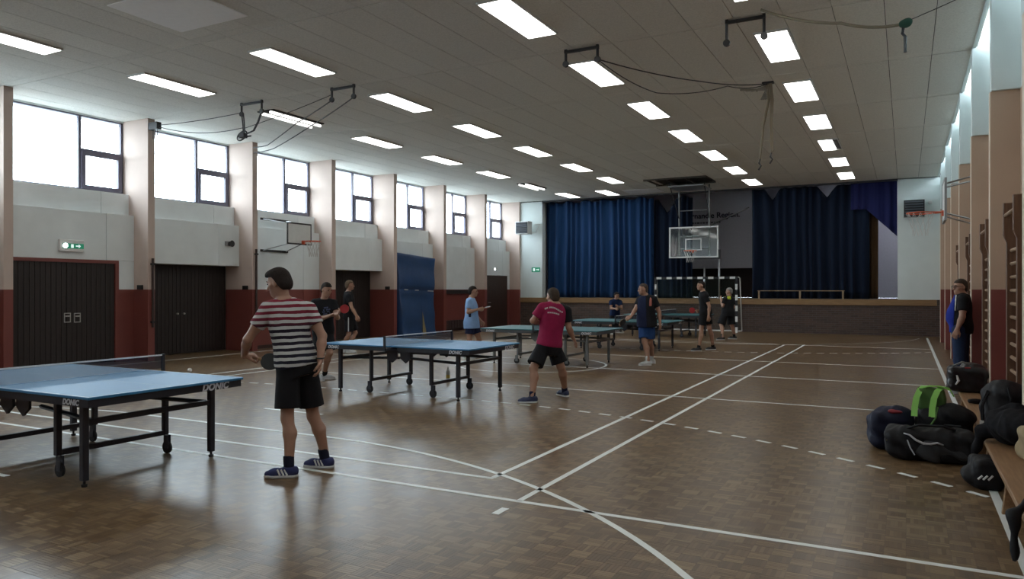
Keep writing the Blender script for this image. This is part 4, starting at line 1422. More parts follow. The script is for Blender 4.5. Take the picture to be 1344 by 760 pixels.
# ================================================================== BAGS BY THE BENCH
def rotz(a):
    c, s = math.cos(a), math.sin(a)
    return np.array([[c, s, 0], [-s, c, 0], [0, 0, 1]])
M_bagblk = mat('black_nylon', (0.009, 0.009, 0.011), 0.6, noise=0.3, scale=8, bump=0.5, bscale=14, spec=0.25)
M_baggrey = mat('grey_nylon', (0.035, 0.037, 0.041), 0.6, noise=0.3, scale=8, bump=0.4, bscale=14, spec=0.25)
M_bagnavy = mat('navy_nylon', (0.010, 0.013, 0.032), 0.6, spec=0.25, noise=0.3, scale=8, bump=0.4, bscale=9)
M_lime = mat('lime_webbing', (0.30, 0.66, 0.14), 0.6)
M_silver = mat('silver_piping', (0.42, 0.44, 0.47), 0.5)
def soft(name, prims, m, parent, h=0.012, k=0.03, zmin=None, wr=0.010):
    lo = np.min([p[1] for p in prims], 0)
    hi = np.max([p[2] for p in prims], 0)
    f = Field(lo, hi, h)
    for p in prims: f.add(*p, k=k)
    X = (f.lo[0] + h * np.arange(f.n[0]))[:, None, None]
    Y = (f.lo[1] + h * np.arange(f.n[1]))[None, :, None]
    Z = (f.lo[2] + h * np.arange(f.n[2]))[None, None, :]
    q = len(name) + 3.7 * len(prims)
    f.F = (f.F + wr * (np.sin(23 * X + 9 * Z + q) * np.sin(19 * Y - 13 * Z + 2 * q) + 0.7 * np.sin(41 * Z + 17 * X - 11 * Y + q) + 0.5 * np.abs(np.sin(31 * X - 27 * Y + 15 * Z)))).astype(np.float32)
    if zmin is not None: f.clip(lambda X, Y, Z: zmin - Z + 0 * X + 0 * Y)
    return link_mesh(name, f.mesh(name), m, parent, True)
# grey-sided duffel on the floor
b = empty('duffel_bag', (0.20, 7.98, 0))
tag(b, 'black and grey duffel bag with silver wave lying on the floor', 'bag')
soft('bag_body', [f_rbox((0, 0, 0.15), rotz(-0.04), (0.38, 0.17, 0.15), 0.09), f_ell((0.1, 0, 0.2), np.eye(3), (0.26, 0.16, 0.12)), f_ell((-0.25, 0, 0.18), np.eye(3), (0.14, 0.16, 0.13))], M_bagblk, b, zmin=0.0)
soft('side_panel', [f_ell((0.05, -0.155, 0.12), np.eye(3), (0.25, 0.035, 0.09))], M_baggrey, b, h=0.01, zmin=0.0)
wv = [(-0.22, -0.165, 0.26), (-0.17, -0.18, 0.25), (-0.12, -0.19, 0.21), (-0.06, -0.2, 0.185), (0.0, -0.2, 0.185), (0.05, -0.2, 0.20), (0.10, -0.2, 0.185)]
MB().tube(wv, [0.006, 0.009, 0.011, 0.012, 0.011, 0.011, 0.006], 6).build('silver_wave', M_silver, b, smooth=True)
MB().tube([(-0.19, -0.165, 0.2), (-0.165, -0.185, 0.13), (-0.13, -0.19, 0.07)], 0.006, 5).build('piping', M_silver, b)
MB().cbox((-0.345, -0.10, 0.2), (0.018, 0.02, 0.03)).build('yellow_tag', mat('tag_yellow', (0.42, 0.33, 0.08), 0.6), b)
MB().tube([(-0.2, -0.1, 0.29), (-0.1, -0.13, 0.34), (0.1, -0.13, 0.345), (0.2, -0.1, 0.31)], 0.014, 6).build('carry_handle', M_bagblk, b)
# navy bag
b = empty('sports_bag', (-0.15, 8.38, 0))
tag(b, 'navy sports bag with red patch behind the grey-sided duffel', 'bag')
soft('bag_body', [f_rbox((0, 0, 0.19), rotz(0.3), (0.2, 0.14, 0.19), 0.09), f_ell((0.05, 0, 0.33), np.eye(3), (0.17, 0.13, 0.11))], M_bagnavy, b, zmin=0.0)
soft('red_patch', [f_ell((0.06, -0.10, 0.39), np.eye(3), (0.07, 0.04, 0.025))], mat('red_nylon', (0.20, 0.012, 0.02), 0.6), b, h=0.008)
# black backpack with lime straps
b = empty('backpack', (0.30, 8.38, 0))
tag(b, 'black backpack with lime green shoulder straps standing in the bag pile', 'backpack')
soft('pack_body', [f_rbox((0.03, 0.03, 0.22), rotz(0.1), (0.24, 0.15, 0.22), 0.1), f_ell((0.08, 0.0, 0.36), np.eye(3), (0.22, 0.16, 0.13))], M_bagblk, b, zmin=0.0)
bp_ = soft('back_panel', [f_rbox((-0.08, 0.0, 0.52), rotz(0.1), (0.13, 0.05, 0.12), 0.045)], mat('dark_lime_mesh', (0.07, 0.15, 0.04), 0.8), b, h=0.01)
def ribbon(pts, w, th, side=(1, 0, 0)):
    mb = MB()
    sd = Vector(side) * w / 2
    P_ = [Vector(p) for p in pts]
    for k, p in enumerate(P_):
        d = (P_[min(k + 1, len(P_) - 1)] - P_[max(k - 1, 0)]).normalized()
        n = d.cross(Vector(side)).normalized() * th / 2
        mb.v += [tuple(p + sd + n), tuple(p - sd + n), tuple(p - sd - n), tuple(p + sd - n)]
    for k in range(len(P_) - 1):
        for j in range(4):
            mb.f.append((4 * k + j, 4 * k + (j + 1) % 4, 4 * k + 4 + (j + 1) % 4, 4 * k + 4 + j))
    e = 4 * (len(P_) - 1)
    mb.f += [(3, 2, 1, 0), (e, e + 1, e + 2, e + 3)]
    return mb
for x0 in (-0.20, -0.05):
    pts = [(x0 - 0.03, -0.13, 0.36), (x0 - 0.025, -0.10, 0.45), (x0 - 0.01, -0.08, 0.54), (x0 + 0.02, -0.05, 0.61), (x0 + 0.06, -0.01, 0.645), (x0 + 0.10, 0.03, 0.63)]
    ribbon(pts, 0.055, 0.012).build('shoulder_strap', M_lime, b)
ribbon([(-0.20, -0.03, 0.62), (-0.10, -0.035, 0.652), (0.0, -0.03, 0.652), (0.08, -0.02, 0.62), (0.11, -0.01, 0.56)], 0.03, 0.012, (0, 1, 0)).build('top_edge', M_lime, b)
MB().tube([(-0.03, -0.13, 0.46), (-0.05, -0.165, 0.36), (-0.1, -0.15, 0.27)], 0.009, 5).build('lime_zip', mat('lime_zip', (0.10, 0.22, 0.05), 0.7), b)
MB().tube([(0.02, -0.165, 0.30), (0.16, -0.165, 0.30)], 0.008, 5).build('grey_zip', M_baggrey, b)
# bag with white mark on bench end
b = empty('sports_bag', (0.68, 11.0, 0.305))
tag(b, 'shiny black bag with white mark on the end of the bench', 'bag')
soft('bag_body', [f_rbox((0, 0, 0.16), rotz(0.05), (0.22, 0.17, 0.16), 0.07), f_ell((0.06, 0.02, 0.27), np.eye(3), (0.14, 0.14, 0.11))], mat('black_shiny_nylon', (0.008, 0.008, 0.010), 0.35, spec=0.4, noise=0.2, bump=0.5, bscale=9), b, zmin=0.0)
MB().tube([(-0.12, -0.175, 0.22), (-0.1, -0.18, 0.15), (-0.13, -0.175, 0.1)], [0.012, 0.016, 0.008], 6).build('white_mark', M_whitep, b)
MB().tube([(-0.16, -0.14, 0.33), (-0.06, -0.16, 0.385), (0.04, -0.15, 0.36)], 0.014, 6).build('carry_handle', mat('grey_webbing', (0.12, 0.12, 0.12), 0.7), b)
MB().tube([(-0.03, -0.17, 0.315), (0.03, -0.165, 0.315)], 0.008, 5).build('red_tab', mat('tab_red', (0.3, 0.03, 0.03), 0.6), b)
b = soft('folded_umbrella', [f_cone((0.64, 9.82, 0.34), (0.86, 9.9, 0.34), 0.028, 0.03)], M_bagblk, None, h=0.008, k=0.01)
tag(b, 'flat black folded umbrella lying on the bench behind the backpack', 'umbrella')
# large backpack on the bench
b = empty('backpack', (0.82, 8.25, 0.305))
tag(b, 'large dark grey backpack standing on the bench against the wall bars', 'backpack')
soft('pack_body', [f_rbox((0, 0, 0.2), rotz(0.2), (0.19, 0.16, 0.2), 0.1), f_ell((0, 0, 0.34), np.eye(3), (0.16, 0.15, 0.12)), f_ell((-0.05, -0.13, 0.15), np.eye(3), (0.13, 0.08, 0.12))], mat('charcoal_nylon', (0.013, 0.014, 0.017), 0.6, spec=0.25, noise=0.3, bump=0.5, bscale=9), b, zmin=0.0)
MB().tube([(-0.15, -0.12, 0.36), (-0.2, -0.15, 0.22), (-0.19, -0.12, 0.05)], 0.016, 5).tube([(0.0, -0.16, 0.4), (0.02, -0.2, 0.3), (0.0, -0.215, 0.2)], 0.01, 5).build('strap', M_bagblk, b)
MB().cbox((-0.2, -0.14, 0.06), (0.016, 0.012, 0.02)).build('white_buckle', M_whitep, b)
# jacket
b = empty('jacket', (0.74, 7.42, 0.305))
tag(b, 'crumpled black jacket heaped on the bench with a sleeve hanging down', 'jacket')
soft('cloth', [f_ell((0.05, 0, 0.15), np.eye(3), (0.2, 0.3, 0.14)), f_ell((0.1, -0.15, 0.16), np.eye(3), (0.14, 0.2, 0.13)), f_cone((0.0, 0.15, 0.22), (-0.14, 0.05, 0.1), 0.07, 0.05), f_cone((-0.17, 0.05, 0.08), (-0.235, 0.0, -0.12), 0.05, 0.035), f_ell((0.08, 0.22, 0.2), np.eye(3), (0.12, 0.12, 0.12))], mat('black_fleece', (0.010, 0.010, 0.012), 0.95, spec=0.15, noise=0.4, scale=10, bump=0.6, bscale=14), b, k=0.06)
b = soft('canvas_pouch', [f_rbox((0.86, 6.72, 0.44), rotz(0.4), (0.09, 0.13, 0.13), 0.05), f_ell((0.84, 6.7, 0.53), np.eye(3), (0.08, 0.12, 0.07))], mat('tan_canvas', (0.30, 0.23, 0.13), 0.8, noise=0.25), None, h=0.01)
tag(b, 'small tan canvas pouch on the bench beside the crumpled jacket', 'bag')
b = empty('shoe_bag', (0.565, 7.12, 0))
tag(b, 'black bag with three white stripes on the floor under the bench edge', 'bag')
soft('bag_body', [f_rbox((0.01, 0, 0.12), rotz(0.1), (0.11, 0.17, 0.12), 0.05), f_ell((-0.08, -0.05, 0.1), np.eye(3), (0.09, 0.12, 0.09))], M_bagblk, b, h=0.01, zmin=0.0)
for k in range(3):
    MB().tube([(-0.06 + 0.035 * k, -0.175, 0.09), (-0.03 + 0.035 * k, -0.178, 0.12 + 0.004 * k)], 0.008, 5).build('white_stripe', M_whitep, b)
b = soft('black_bag', [f_rbox((0.80, 5.25, 0.44), rotz(0.0), (0.13, 0.2, 0.12), 0.06), f_cone((0.68, 5.15, 0.44), (0.54, 5.05, 0.33), 0.03, 0.03), f_cone((0.54, 5.05, 0.33), (0.535, 5.0, 0.08), 0.03, 0.028)], M_bagblk, None, h=0.012)
tag(b, 'black bag on the bench with a strap drooping over the seat edge', 'bag')

# ================================================================== PEOPLE
from mathutils.bvhtree import BVHTree
RV = np.array([CS, SN, 0.0])
FV = np.array([-SN, CS, 0.0])
UP = np.array([0.0, 0.0, 1.0])
def hdg(a):
    a = math.radians(a)
    return RV * math.cos(a) + FV * math.sin(a)
def nrm(v):
    v = np.array(v, float)
    return v / max(np.linalg.norm(v), 1e-9)
def rot_about(v, k, a):
    k = nrm(k)
    return v * math.cos(a) + np.cross(k, v) * math.sin(a) + k * (k @ v) * (1 - math.cos(a))
def hand_prims(w, d, n, side, curl=0.5, sc=1.0, thumb=0.6):
    """w wrist, d towards the fingers, n out of the palm, side=+1 thumb on cross(d,n)"""
    d, n = nrm(d), nrm(n - (n @ nrm(d)) * nrm(d))
    t = np.cross(d, n) * side
    P = []
    lens = (0.072, 0.080, 0.075, 0.058)
    for i, L in enumerate(lens):
        o = (1.5 - i) * 0.020
        base = w + d * 0.085 * sc + t * o * sc - n * 0.002
        P.append((f_cone(w + t * o * 0.5 * sc, base, 0.017 * sc, 0.0125 * sc), 0.012))
        p, q = base, d + t * (1.5 - i) * 0.06
        for s, (fr, r0, r1) in enumerate(((0.45, 0.0105, 0.0095), (0.32, 0.0095, 0.0088), (0.23, 0.0088, 0.0075))):
            q = rot_about(q, np.cross(d, n), curl * (0.8, 1.1, 0.8)[s])
            e = p + nrm(q) * L * fr * sc
            P.append((f_cone(p, e, r0 * sc, r1 * sc), 0.003))
            p = e
    b0 = w + d * 0.025 * sc + t * 0.025 * sc
    b1 = w + d * 0.06 * sc + t * 0.055 * sc + n * 0.02 * thumb
    b2 = b1 + nrm(d * 0.8 + t * (0.3 - 0.5 * thumb) + n * thumb) * 0.034 * sc
    b3 = b2 + nrm(d * 0.7 + t * (0.1 - 0.6 * thumb) + n * thumb) * 0.028 * sc
    P += [(f_cone(b0, b1, 0.017 * sc, 0.013 * sc), 0.012), (f_cone(b1, b2, 0.0125 * sc, 0.0115 * sc), 0.004), (f_cone(b2, b3, 0.0115 * sc, 0.009 * sc), 0.004)]
    return P
def skin_mat(c): return mat('skin_%02d%02d%02d' % tuple(int(x * 99) for x in c), c, 0.55, noise=0.1, scale=14)
def cloth(name, c, **k): return mat(name, c, 0.85, noise=0.18, scale=9, bump=0.35, bscale=22, spec=0.2, **k)
def field_of(prims, h):
    lo = np.min([p[0][1] for p in prims], 0)
    hi = np.max([p[0][2] for p in prims], 0)
    f = Field(lo, hi, h)
    for p, k in prims: f.add(*p, k=k)
    return f
def person(S):
    h = S.get('h', 0.011)
    b = S.get('b', 1.0)
    FL, FR = on_z(*S['fL']), on_z(*S['fR'])
    dep = lambda p: -SN * p[0] + CS * p[1]
    D0 = (dep(FL) + dep(FR)) / 2
    root = np.array([(FL[0] + FR[0]) / 2, (FL[1] + FR[1]) / 2, 0.0])
    J = {k: at(S[k][0], S[k][1], D0 + (S[k][2] if len(S[k]) > 2 else 0)) - root for k in ('kL', 'kR', 'hL', 'hR', 'nk', 'sL', 'sR', 'eL', 'eR', 'wL', 'wR', 'hd')}
    FL, FR = FL - root, FR - root
    dL, dR = hdg(S['tL']), hdg(S['tR'])
    aL, aR = FL - dL * 0.06 + UP * (0.10 + S.get('liftL', 0)), FR - dR * 0.06 + UP * (0.10 + S.get('liftR', 0))
    hips = (J['hL'] + J['hR']) / 2
    side_s = nrm(J['sR'] - J['sL'])
    side_h = nrm(J['hR'] - J['hL'])
    ax = nrm(J['nk'] - hips)
    side_h = nrm(side_h - (side_h @ ax) * ax)
    side_s = nrm(side_s - (side_s @ ax) * ax)
    belly = S.get('belly', 0.0)
    L = np.linalg.norm(J['nk'] - hips)
    def secs(inf=0.0, flare=0.0, bot=-0.07, top=1.0, neck=0.062):
        out = []
        for (t, w, d, off) in ((bot / L, 0.150, 0.105, -0.01), (0.10, 0.168, 0.118, -0.012), (0.24, 0.152 + belly * 0.45, 0.109 + belly * 0.85, -0.003 + belly * 0.7), (0.38, 0.146 + belly * 0.5, 0.104 + belly, belly * 0.8), (0.53, 0.156 + belly * 0.4, 0.113 + belly * 0.75, belly * 0.65), (0.68, 0.168, 0.122, 0.006), (0.88, 0.160, 0.095, 0.0), (0.955, 0.105, 0.078, -0.008), (top, neck, neck, 0.0)):
            sd = nrm(side_h * (1 - t) + side_s * t) if 0 < t < 1 else (side_h if t <= 0 else side_s)
            fr = nrm(np.cross(ax, sd))
            g = inf + flare * max(0, 1 - t * 1.6)
            out.append((hips + (J['nk'] - hips) * t + fr * off * b, sd, fr, w * b + g, d * b + g))
        return out
    fwd = nrm(np.cross(ax, side_s))
    # ---- head frame
    hf = hdg(S['hh'])
    pit = math.radians(S.get('hp', 0))
    hr = nrm(np.cross(hf, UP))
    hfv = nrm(hf * math.cos(pit) + UP * math.sin(pit))
    hu = nrm(np.cross(hr, hfv))
    hc = J['hd']
    HM = np.array([hr, hfv, hu])
    hp = lambda x, y, z: hc + hr * x + hfv * y + hu * z
    P = []
    P.append((f_torso(secs()), 0.03))
    for s in 'LR':
        sh, el, wr, hi, kn = J['s' + s], J['e' + s], J['w' + s], J['h' + s], J['k' + s]
        an = aL if s == 'L' else aR
        ft = dL if s == 'L' else dR
        P.append((f_cone(nrm(sh - J['nk']) * 0.05 + J['nk'] - UP * 0.02, sh, 0.055 * b, 0.058 * b), 0.04))
        P.append((f_cone(sh, sh * 0.4 + el * 0.6, 0.056 * b, 0.047 * b), 0.03))
        P.append((f_cone(sh * 0.5 + el * 0.5, el, 0.047 * b, 0.040 * b), 0.02))
        mid = el * 0.68 + wr * 0.32
        P.append((f_cone(el, mid, 0.040 * b, 0.042 * b), 0.02))
        P.append((f_cone(mid, wr, 0.042 * b, 0.027 * b), 0.02))
        P.append((f_cone(hi, hi * 0.45 + kn * 0.55, 0.088 * b, 0.074 * b), 0.04))
        P.append((f_cone(hi * 0.5 + kn * 0.5, kn, 0.074 * b, 0.054 * b), 0.03))
        bk = -ft if True else ft
        cm = kn * 0.68 + an * 0.32 + bk * 0.018
        P.append((f_cone(kn, cm, 0.052 * b, 0.057 * b), 0.03))
        P.append((f_cone(cm, an, 0.057 * b, 0.036 * b), 0.03))
        P.append((f_cone(an - UP * 0.045 - ft * 0.03, an - UP * 0.065 + ft * 0.15, 0.034, 0.026), 0.02))
        hd = S.get('hand' + s, {})
        d = nrm(wr - el)
        if 'dir' in hd: d = nrm(RV * hd['dir'][0] + UP * hd['dir'][1] + FV * hd['dir'][2])
        n = hd.get('palm')
        n = nrm(RV * n[0] + UP * n[1] + FV * n[2]) if n else nrm(np.cross(side_s, UP) * 0.2 + side_s * (1 if s == 'L' else -1))
        hs = hd.get('flip', 1) * (1 if s == 'L' else -1)
        P += hand_prims(wr, d, n, hs, hd.get('curl', 0.35), 1.0, hd.get('thumb', 0.5))
        J['g' + s] = wr + d * 0.085 + n * 0.022
    P.append((f_cone(J['nk'] - UP * 0.02, hp(0, -0.018, -0.07), 0.060 * b, 0.054), 0.03))
    P.append((f_ell(hp(0, -0.012, 0.025), HM, (0.075, 0.096, 0.092)), 0.02))
    P.append((f_ell(hp(0, 0.022, -0.052), HM, (0.056, 0.068, 0.068)), 0.03))
    P.append((f_ell(hp(0, 0.062, -0.098), HM, (0.026, 0.024, 0.02)), 0.025))
    P.append((f_cone(hp(0, 0.086, 0.008), hp(0, 0.106, -0.034), 0.009, 0.0135), 0.012))
    P.append((f_ell(hp(0, 0.078, 0.022), HM, (0.05, 0.016, 0.010)), 0.012))
    P.append((f_ell(hp(0, 0.082, -0.066), HM, (0.024, 0.012, 0.006)), 0.006))
    P.append((f_ell(hp(0, 0.080, -0.078), HM, (0.021, 0.012, 0.006)), 0.006))
    for s in (-1, 1):
        P.append((f_ell(hp(0.076 * s, -0.012, -0.012), HM, (0.011, 0.021, 0.032)), 0.008))
        P.append((f_ell(hp(0.05 * s, 0.045, -0.02), HM, (0.02, 0.025, 0.022)), 0.02))
    f = field_of(P, h)
    f.clip(lambda X, Y, Z: 0.012 - Z + 0 * X + 0 * Y)
    o = link_mesh('person', f.mesh('person'), skin_mat(S.get('skin', (0.36, 0.20, 0.135))), None, True, loc=tuple(root))
    tag(o, S['label'], 'person')
    o['_j'] = 0
    del o['_j']
    # ---- shirt
    sl = S.get('sleeve', 0.55)
    kids = {}
    def sleeve(s, m=None):
        sh, el = J['s' + s], J['e' + s]
        d = nrm(el - sh)
        e = sh + (el - sh) * sl
        return [(f_cone(nrm(sh - J['nk']) * 0.03 + J['nk'] - UP * 0.025, sh, 0.066 * b, 0.074 * b), 0.03), (f_cone(sh, e + d * 0.05, 0.073 * b, 0.072 * b, cut=(e, d)), 0.02)]
    loose = S.get('loose', 0.02)
    Q = [(f_torso(secs(0.018, loose, bot=S.get('hem', -0.07), top=0.985, neck=0.078)), 0.03)]
    seps = S.get('sleeve_mat', {})
    for s in 'LR':
        if s not in seps: Q += sleeve(s)
    fs = field_of(Q, h)
    kids['shirt'] = link_mesh('shirt', fs.mesh('shirt'), S['shirt'], o, True)
    for s, m in seps.items():
        link_mesh('sleeve', field_of(sleeve(s), h).mesh('sleeve'), m, o, True)['label'] = 'sleeve in a different colour'
    for (nm, m, cc, nn, inf) in S.get('panels', []):
        fp = field_of([(f_torso(secs(0.018 + inf, loose, bot=S.get('hem', -0.07) + 0.005, top=0.975, neck=0.078)), 0.03)] + ([(q[0], q[1]) for q in []]), h)
        for (c0, n0) in zip(cc, nn):
            c = hips + side_s * c0[0] + fwd * c0[1] + ax * c0[2]
            n = nrm(side_s * n0[0] + fwd * n0[1] + ax * n0[2])
            fp.clip(lambda X, Y, Z, c=c, n=n: (X - c[0]) * n[0] + (Y - c[1]) * n[1] + (Z - c[2]) * n[2])
        link_mesh(nm, fp.mesh(nm), m, o, True)
    # ---- shorts or trousers
    inseam = S.get('shorts', 0.75)
    Q = [(f_torso([q for q in secs(0.020, 0.0, bot=-0.07)[:2]] + [(hips + ax * 0.16, side_h, nrm(np.cross(ax, side_h)), 0.155 * b + belly * 0.3, 0.115 * b + belly * 0.7)]), 0.03)]
    for s in 'LR':
        hi, kn = J['h' + s], J['k' + s]
        an = aL if s == 'L' else aR
        if S.get('trousers'):
            Q.append((f_cone(hi, kn, 0.105 * b, 0.080 * b), 0.03))
            e = an - UP * 0.03
            Q.append((f_cone(kn, e, 0.080 * b, 0.066 * b, cut=(an - UP * 0.055, -UP)), 0.03))
        else:
            d = nrm(kn - hi)
            e = hi + (kn - hi) * inseam
            w = S.get('wide', 0.108)
            Q.append((f_cone(hi, e + d * 0.06, 0.102 * b, w * b, cut=(e, d)), 0.025))
    kids['shorts'] = link_mesh('trousers' if S.get('trousers') else 'shorts', field_of(Q, h).mesh('shorts'), S['pants'], o, True)
    if S.get('stripe'):
        for s in S.get('stripe_sides', 'LR'):
            hi, kn = J['h' + s], J['k' + s]
            out = side_h * (1 if s == 'R' else -1)
            pts = [hi + (kn - hi) * t + out * (0.103 + 0.006 * t) * b for t in (0.0, 0.3, inseam - 0.03)]
            MB().tube(pts, 0.014, 6).build('side_stripe', S['stripe'], o)
    # ---- socks and shoes
    for s in 'LR':
        an = aL if s == 'L' else aR
        ft = dL if s == 'L' else dR
        F0 = FL if s == 'L' else FR
        lift = S.get('lift' + s, 0)
        kn = J['k' + s]
        if not S.get('trousers'):
            e = an + nrm(kn - an) * S.get('sock', 0.10)
            d = nrm(kn - an)
            link_mesh('sock', field_of([(f_cone(an - UP * 0.04, e + d * 0.03, 0.043, 0.047, cut=(e, d)), 0.01)], min(h, 0.01)).mesh('sock'), S['socks'], o, True)
        z0 = np.array([0, 0, lift])
        base = F0 * np.array([1, 1, 0]) + z0
        hl = base - ft * 0.095 + UP * 0.045
        bl = base + ft * 0.06 + UP * 0.035
        to = base + ft * 0.115 + UP * 0.03
        sp = [(f_cone(hl, bl, 0.042, 0.046), 0.02), (f_cone(bl, to, 0.046, 0.032), 0.02), (f_cone(hl + UP * 0.02, an - UP * 0.01, 0.042, 0.05, cut=(an - UP * 0.005, UP)), 0.02)]
        ff = field_of(sp, min(h, 0.009))
        ff.clip(lambda X, Y, Z, l=lift: 0.012 + l - Z + 0 * X + 0 * Y)
        sho = link_mesh('shoe', ff.mesh('shoe'), S['shoe'], o, True)
        sp2 = [(f_cone(hl * [1, 1, 0] + z0 + UP * 0.018, bl * [1, 1, 0] + z0 + UP * 0.018, 0.047, 0.051), 0.02), (f_cone(bl * [1, 1, 0] + z0 + UP * 0.018, to * [1, 1, 0] + z0 + UP * 0.018, 0.051, 0.037), 0.02)]
        fo = field_of(sp2, min(h, 0.009))
        fo.clip(lambda X, Y, Z, l=lift: np.maximum(l + 0.001 - Z, Z - l - 0.028) + 0 * X + 0 * Y)
        link_mesh('sole', fo.mesh('sole'), S.get('sole', MATS['white_sole']), sho, False)
        kids['shoe' + s] = sho
        if S.get('shoe_mark'):
            for sd in (-1, 1):
                sv = np.cross(ft, UP) * sd
                for k in range(3):
                    p0 = base + ft * (0.005 - 0.03 * k) + sv * 0.048 + UP * 0.03
                    p1 = base + ft * (0.03 - 0.03 * k) + sv * 0.038 + UP * 0.078
                    MB().tube([p0, p1], 0.008, 5).build('shoe_stripe', S['shoe_mark'], sho)
    # ---- hair, eyes
    hm = S.get('hair')
    if hm:
        vol = S.get('hairvol', 0.012)
        Q = [(f_ell(hp(0, -0.014, 0.028), HM, (0.076 + vol, 0.097 + vol, 0.093 + vol)), 0.02)]
        Q.append((f_ell(hp(0, -0.055, -0.035), HM, (0.060 + vol, 0.048 + vol, 0.058)), 0.03))
        if S.get('fringe'):
            Q.append((f_ell(hp(0.0, 0.045, 0.085), HM, (0.065, 0.046, 0.032)), 0.03))
            Q.append((f_ell(hp(0, -0.06, -0.02), HM, (0.07, 0.06, 0.065)), 0.03))
        fh = field_of(Q, min(h, 0.009))
        low = S.get('hairline', 0.0)
        def hair_edge(X, Y, Z):
            x, y, z = X - hc[0], Y - hc[1], Z - hc[2]
            v = x * hfv[0] + y * hfv[1] + z * hfv[2]
            w = x * hu[0] + y * hu[1] + z * hu[2]
            behind = v + 0.022 - 0.45 * w          # hair behind the ears
            above = 0.050 + low + 0.18 * v - w      # hair above the forehead
            k = 0.02
            q = np.maximum(k - np.abs(behind - above), 0) / k
            return np.maximum(np.minimum(behind, above) - q * q * k * 0.25, -0.080 - w)
        fh.clip(hair_edge)
        link_mesh('hair', fh.mesh('hair'), hm, o, True)
    for s in (-1, 1):
        fe = field_of([(f_ell(hp(0.03 * s, 0.082, 0.004), HM, (0.013, 0.008, 0.007)), 0.002)], 0.004)
        link_mesh('eye', fe.mesh('eye'), mat('eye_dark', (0.04, 0.03, 0.03), 0.25), o, True)
        fe = field_of([(f_cone(hp(0.015 * s, 0.091, 0.03), hp(0.045 * s, 0.082, 0.03), 0.005, 0.004), 0.002)], 0.004)
        link_mesh('eyebrow', fe.mesh('eyebrow'), hm or mat('brow', (0.05, 0.035, 0.025), 0.9), o, True)
    if S.get('glasses'):
        for s in (-1, 1):
            MB().ring((0, 0, 0), 0.022, 0.003, 16, 5, ax=1).build('spectacle_rim', M_black, o).matrix_local = Matrix(((hr[0], hfv[0], hu[0], hp(0.032 * s, 0.1, 0.002)[0]), (hr[1], hfv[1], hu[1], hp(0.032 * s, 0.1, 0.002)[1]), (hr[2], hfv[2], hu[2], hp(0.032 * s, 0.1, 0.002)[2]), (0, 0, 0, 1)))
            MB().tube([hp(0.054 * s, 0.1, 0.004), hp(0.08 * s, 0.0, 0.004)], 0.003, 5).build('spectacle_arm', M_black, o)
    # ---- prints on the shirt: spots laid on the cloth
    for (m, spots) in S.get('print', []):
        me = kids['shirt'].data
        bv = BVHTree.FromPolygons([v.co for v in me.vertices], [p.vertices for p in me.polygons])
        mb = MB()
        for (px, py, w, hh, ang) in spots:
            q = at(px, py, 1.0)
            org = np.array([0, 0, CAM_H]) - root
            d = nrm(q - np.array([0, 0, CAM_H]))
            hit, nn, _, dist = bv.ray_cast(Vector(org), Vector(d))
            if hit is None: continue
            nn = np.array(nn)
            rx = nrm(RV - (RV @ nn) * nn)
            ry = np.cross(nn, rx)
            rx, ry = rx * math.cos(ang) + ry * math.sin(ang), -rx * math.sin(ang) + ry * math.cos(ang)
            c = np.array(hit) + nn * 0.004
            mb.quad(c - rx * w - ry * hh, c + rx * w - ry * hh, c + rx * w + ry * hh, c - rx * w + ry * hh)
        mb.build('shirt_print', m, kids['shirt'])['kind'] = 'stuff'
    return root, J, o
M_ws = mat('white_sole', (0.55, 0.56, 0.56), 0.6)
M_wood = wood('bat_handle_wood', (0.35, 0.22, 0.11), (0.45, 0.30, 0.16), 0.5, axis=1)
M_rred = mat('red_rubber', (0.36, 0.015, 0.018), 0.5)
M_rblk = mat('black_bat_rubber', (0.016, 0.016, 0.018), 0.5)
def bat(root, hc, axis, normal, front, back, label):
    """hc: where the hand grips (relative to root); axis towards the blade, normal of the front rubber (right, up, away)"""
    a = nrm(RV * axis[0] + UP * axis[1] + FV * axis[2])
    n = RV * normal[0] + UP * normal[1] + FV * normal[2]
    n = nrm(n - (n @ a) * a)
    s = np.cross(a, n)
    g = empty('table_tennis_bat', tuple(root + hc))
    M = Matrix(((s[0], a[0], n[0]), (s[1], a[1], n[1]), (s[2], a[2], n[2])))
    g.rotation_euler = M.to_euler()
    pts = []
    for k in range(28):
        t = 2 * math.pi * k / 28
        pts.append((0.076 * math.sin(t), 0.135 - 0.08 * math.cos(t)))
    MB().prism(pts, -0.003, 0.003, 2).build('blade', M_wood, g)
    MB().prism(pts, 0.003, 0.007, 2).build('rubber', front, g)
    MB().prism(pts, -0.007, -0.003, 2).build('rubber', back, g)
    MB().tube([(0, -0.05, 0), (0, 0.0, 0), (0, 0.06, 0)], [0.016, 0.0135, 0.014], 10).build('handle', M_wood, g)
    tag(g, label, 'bat')

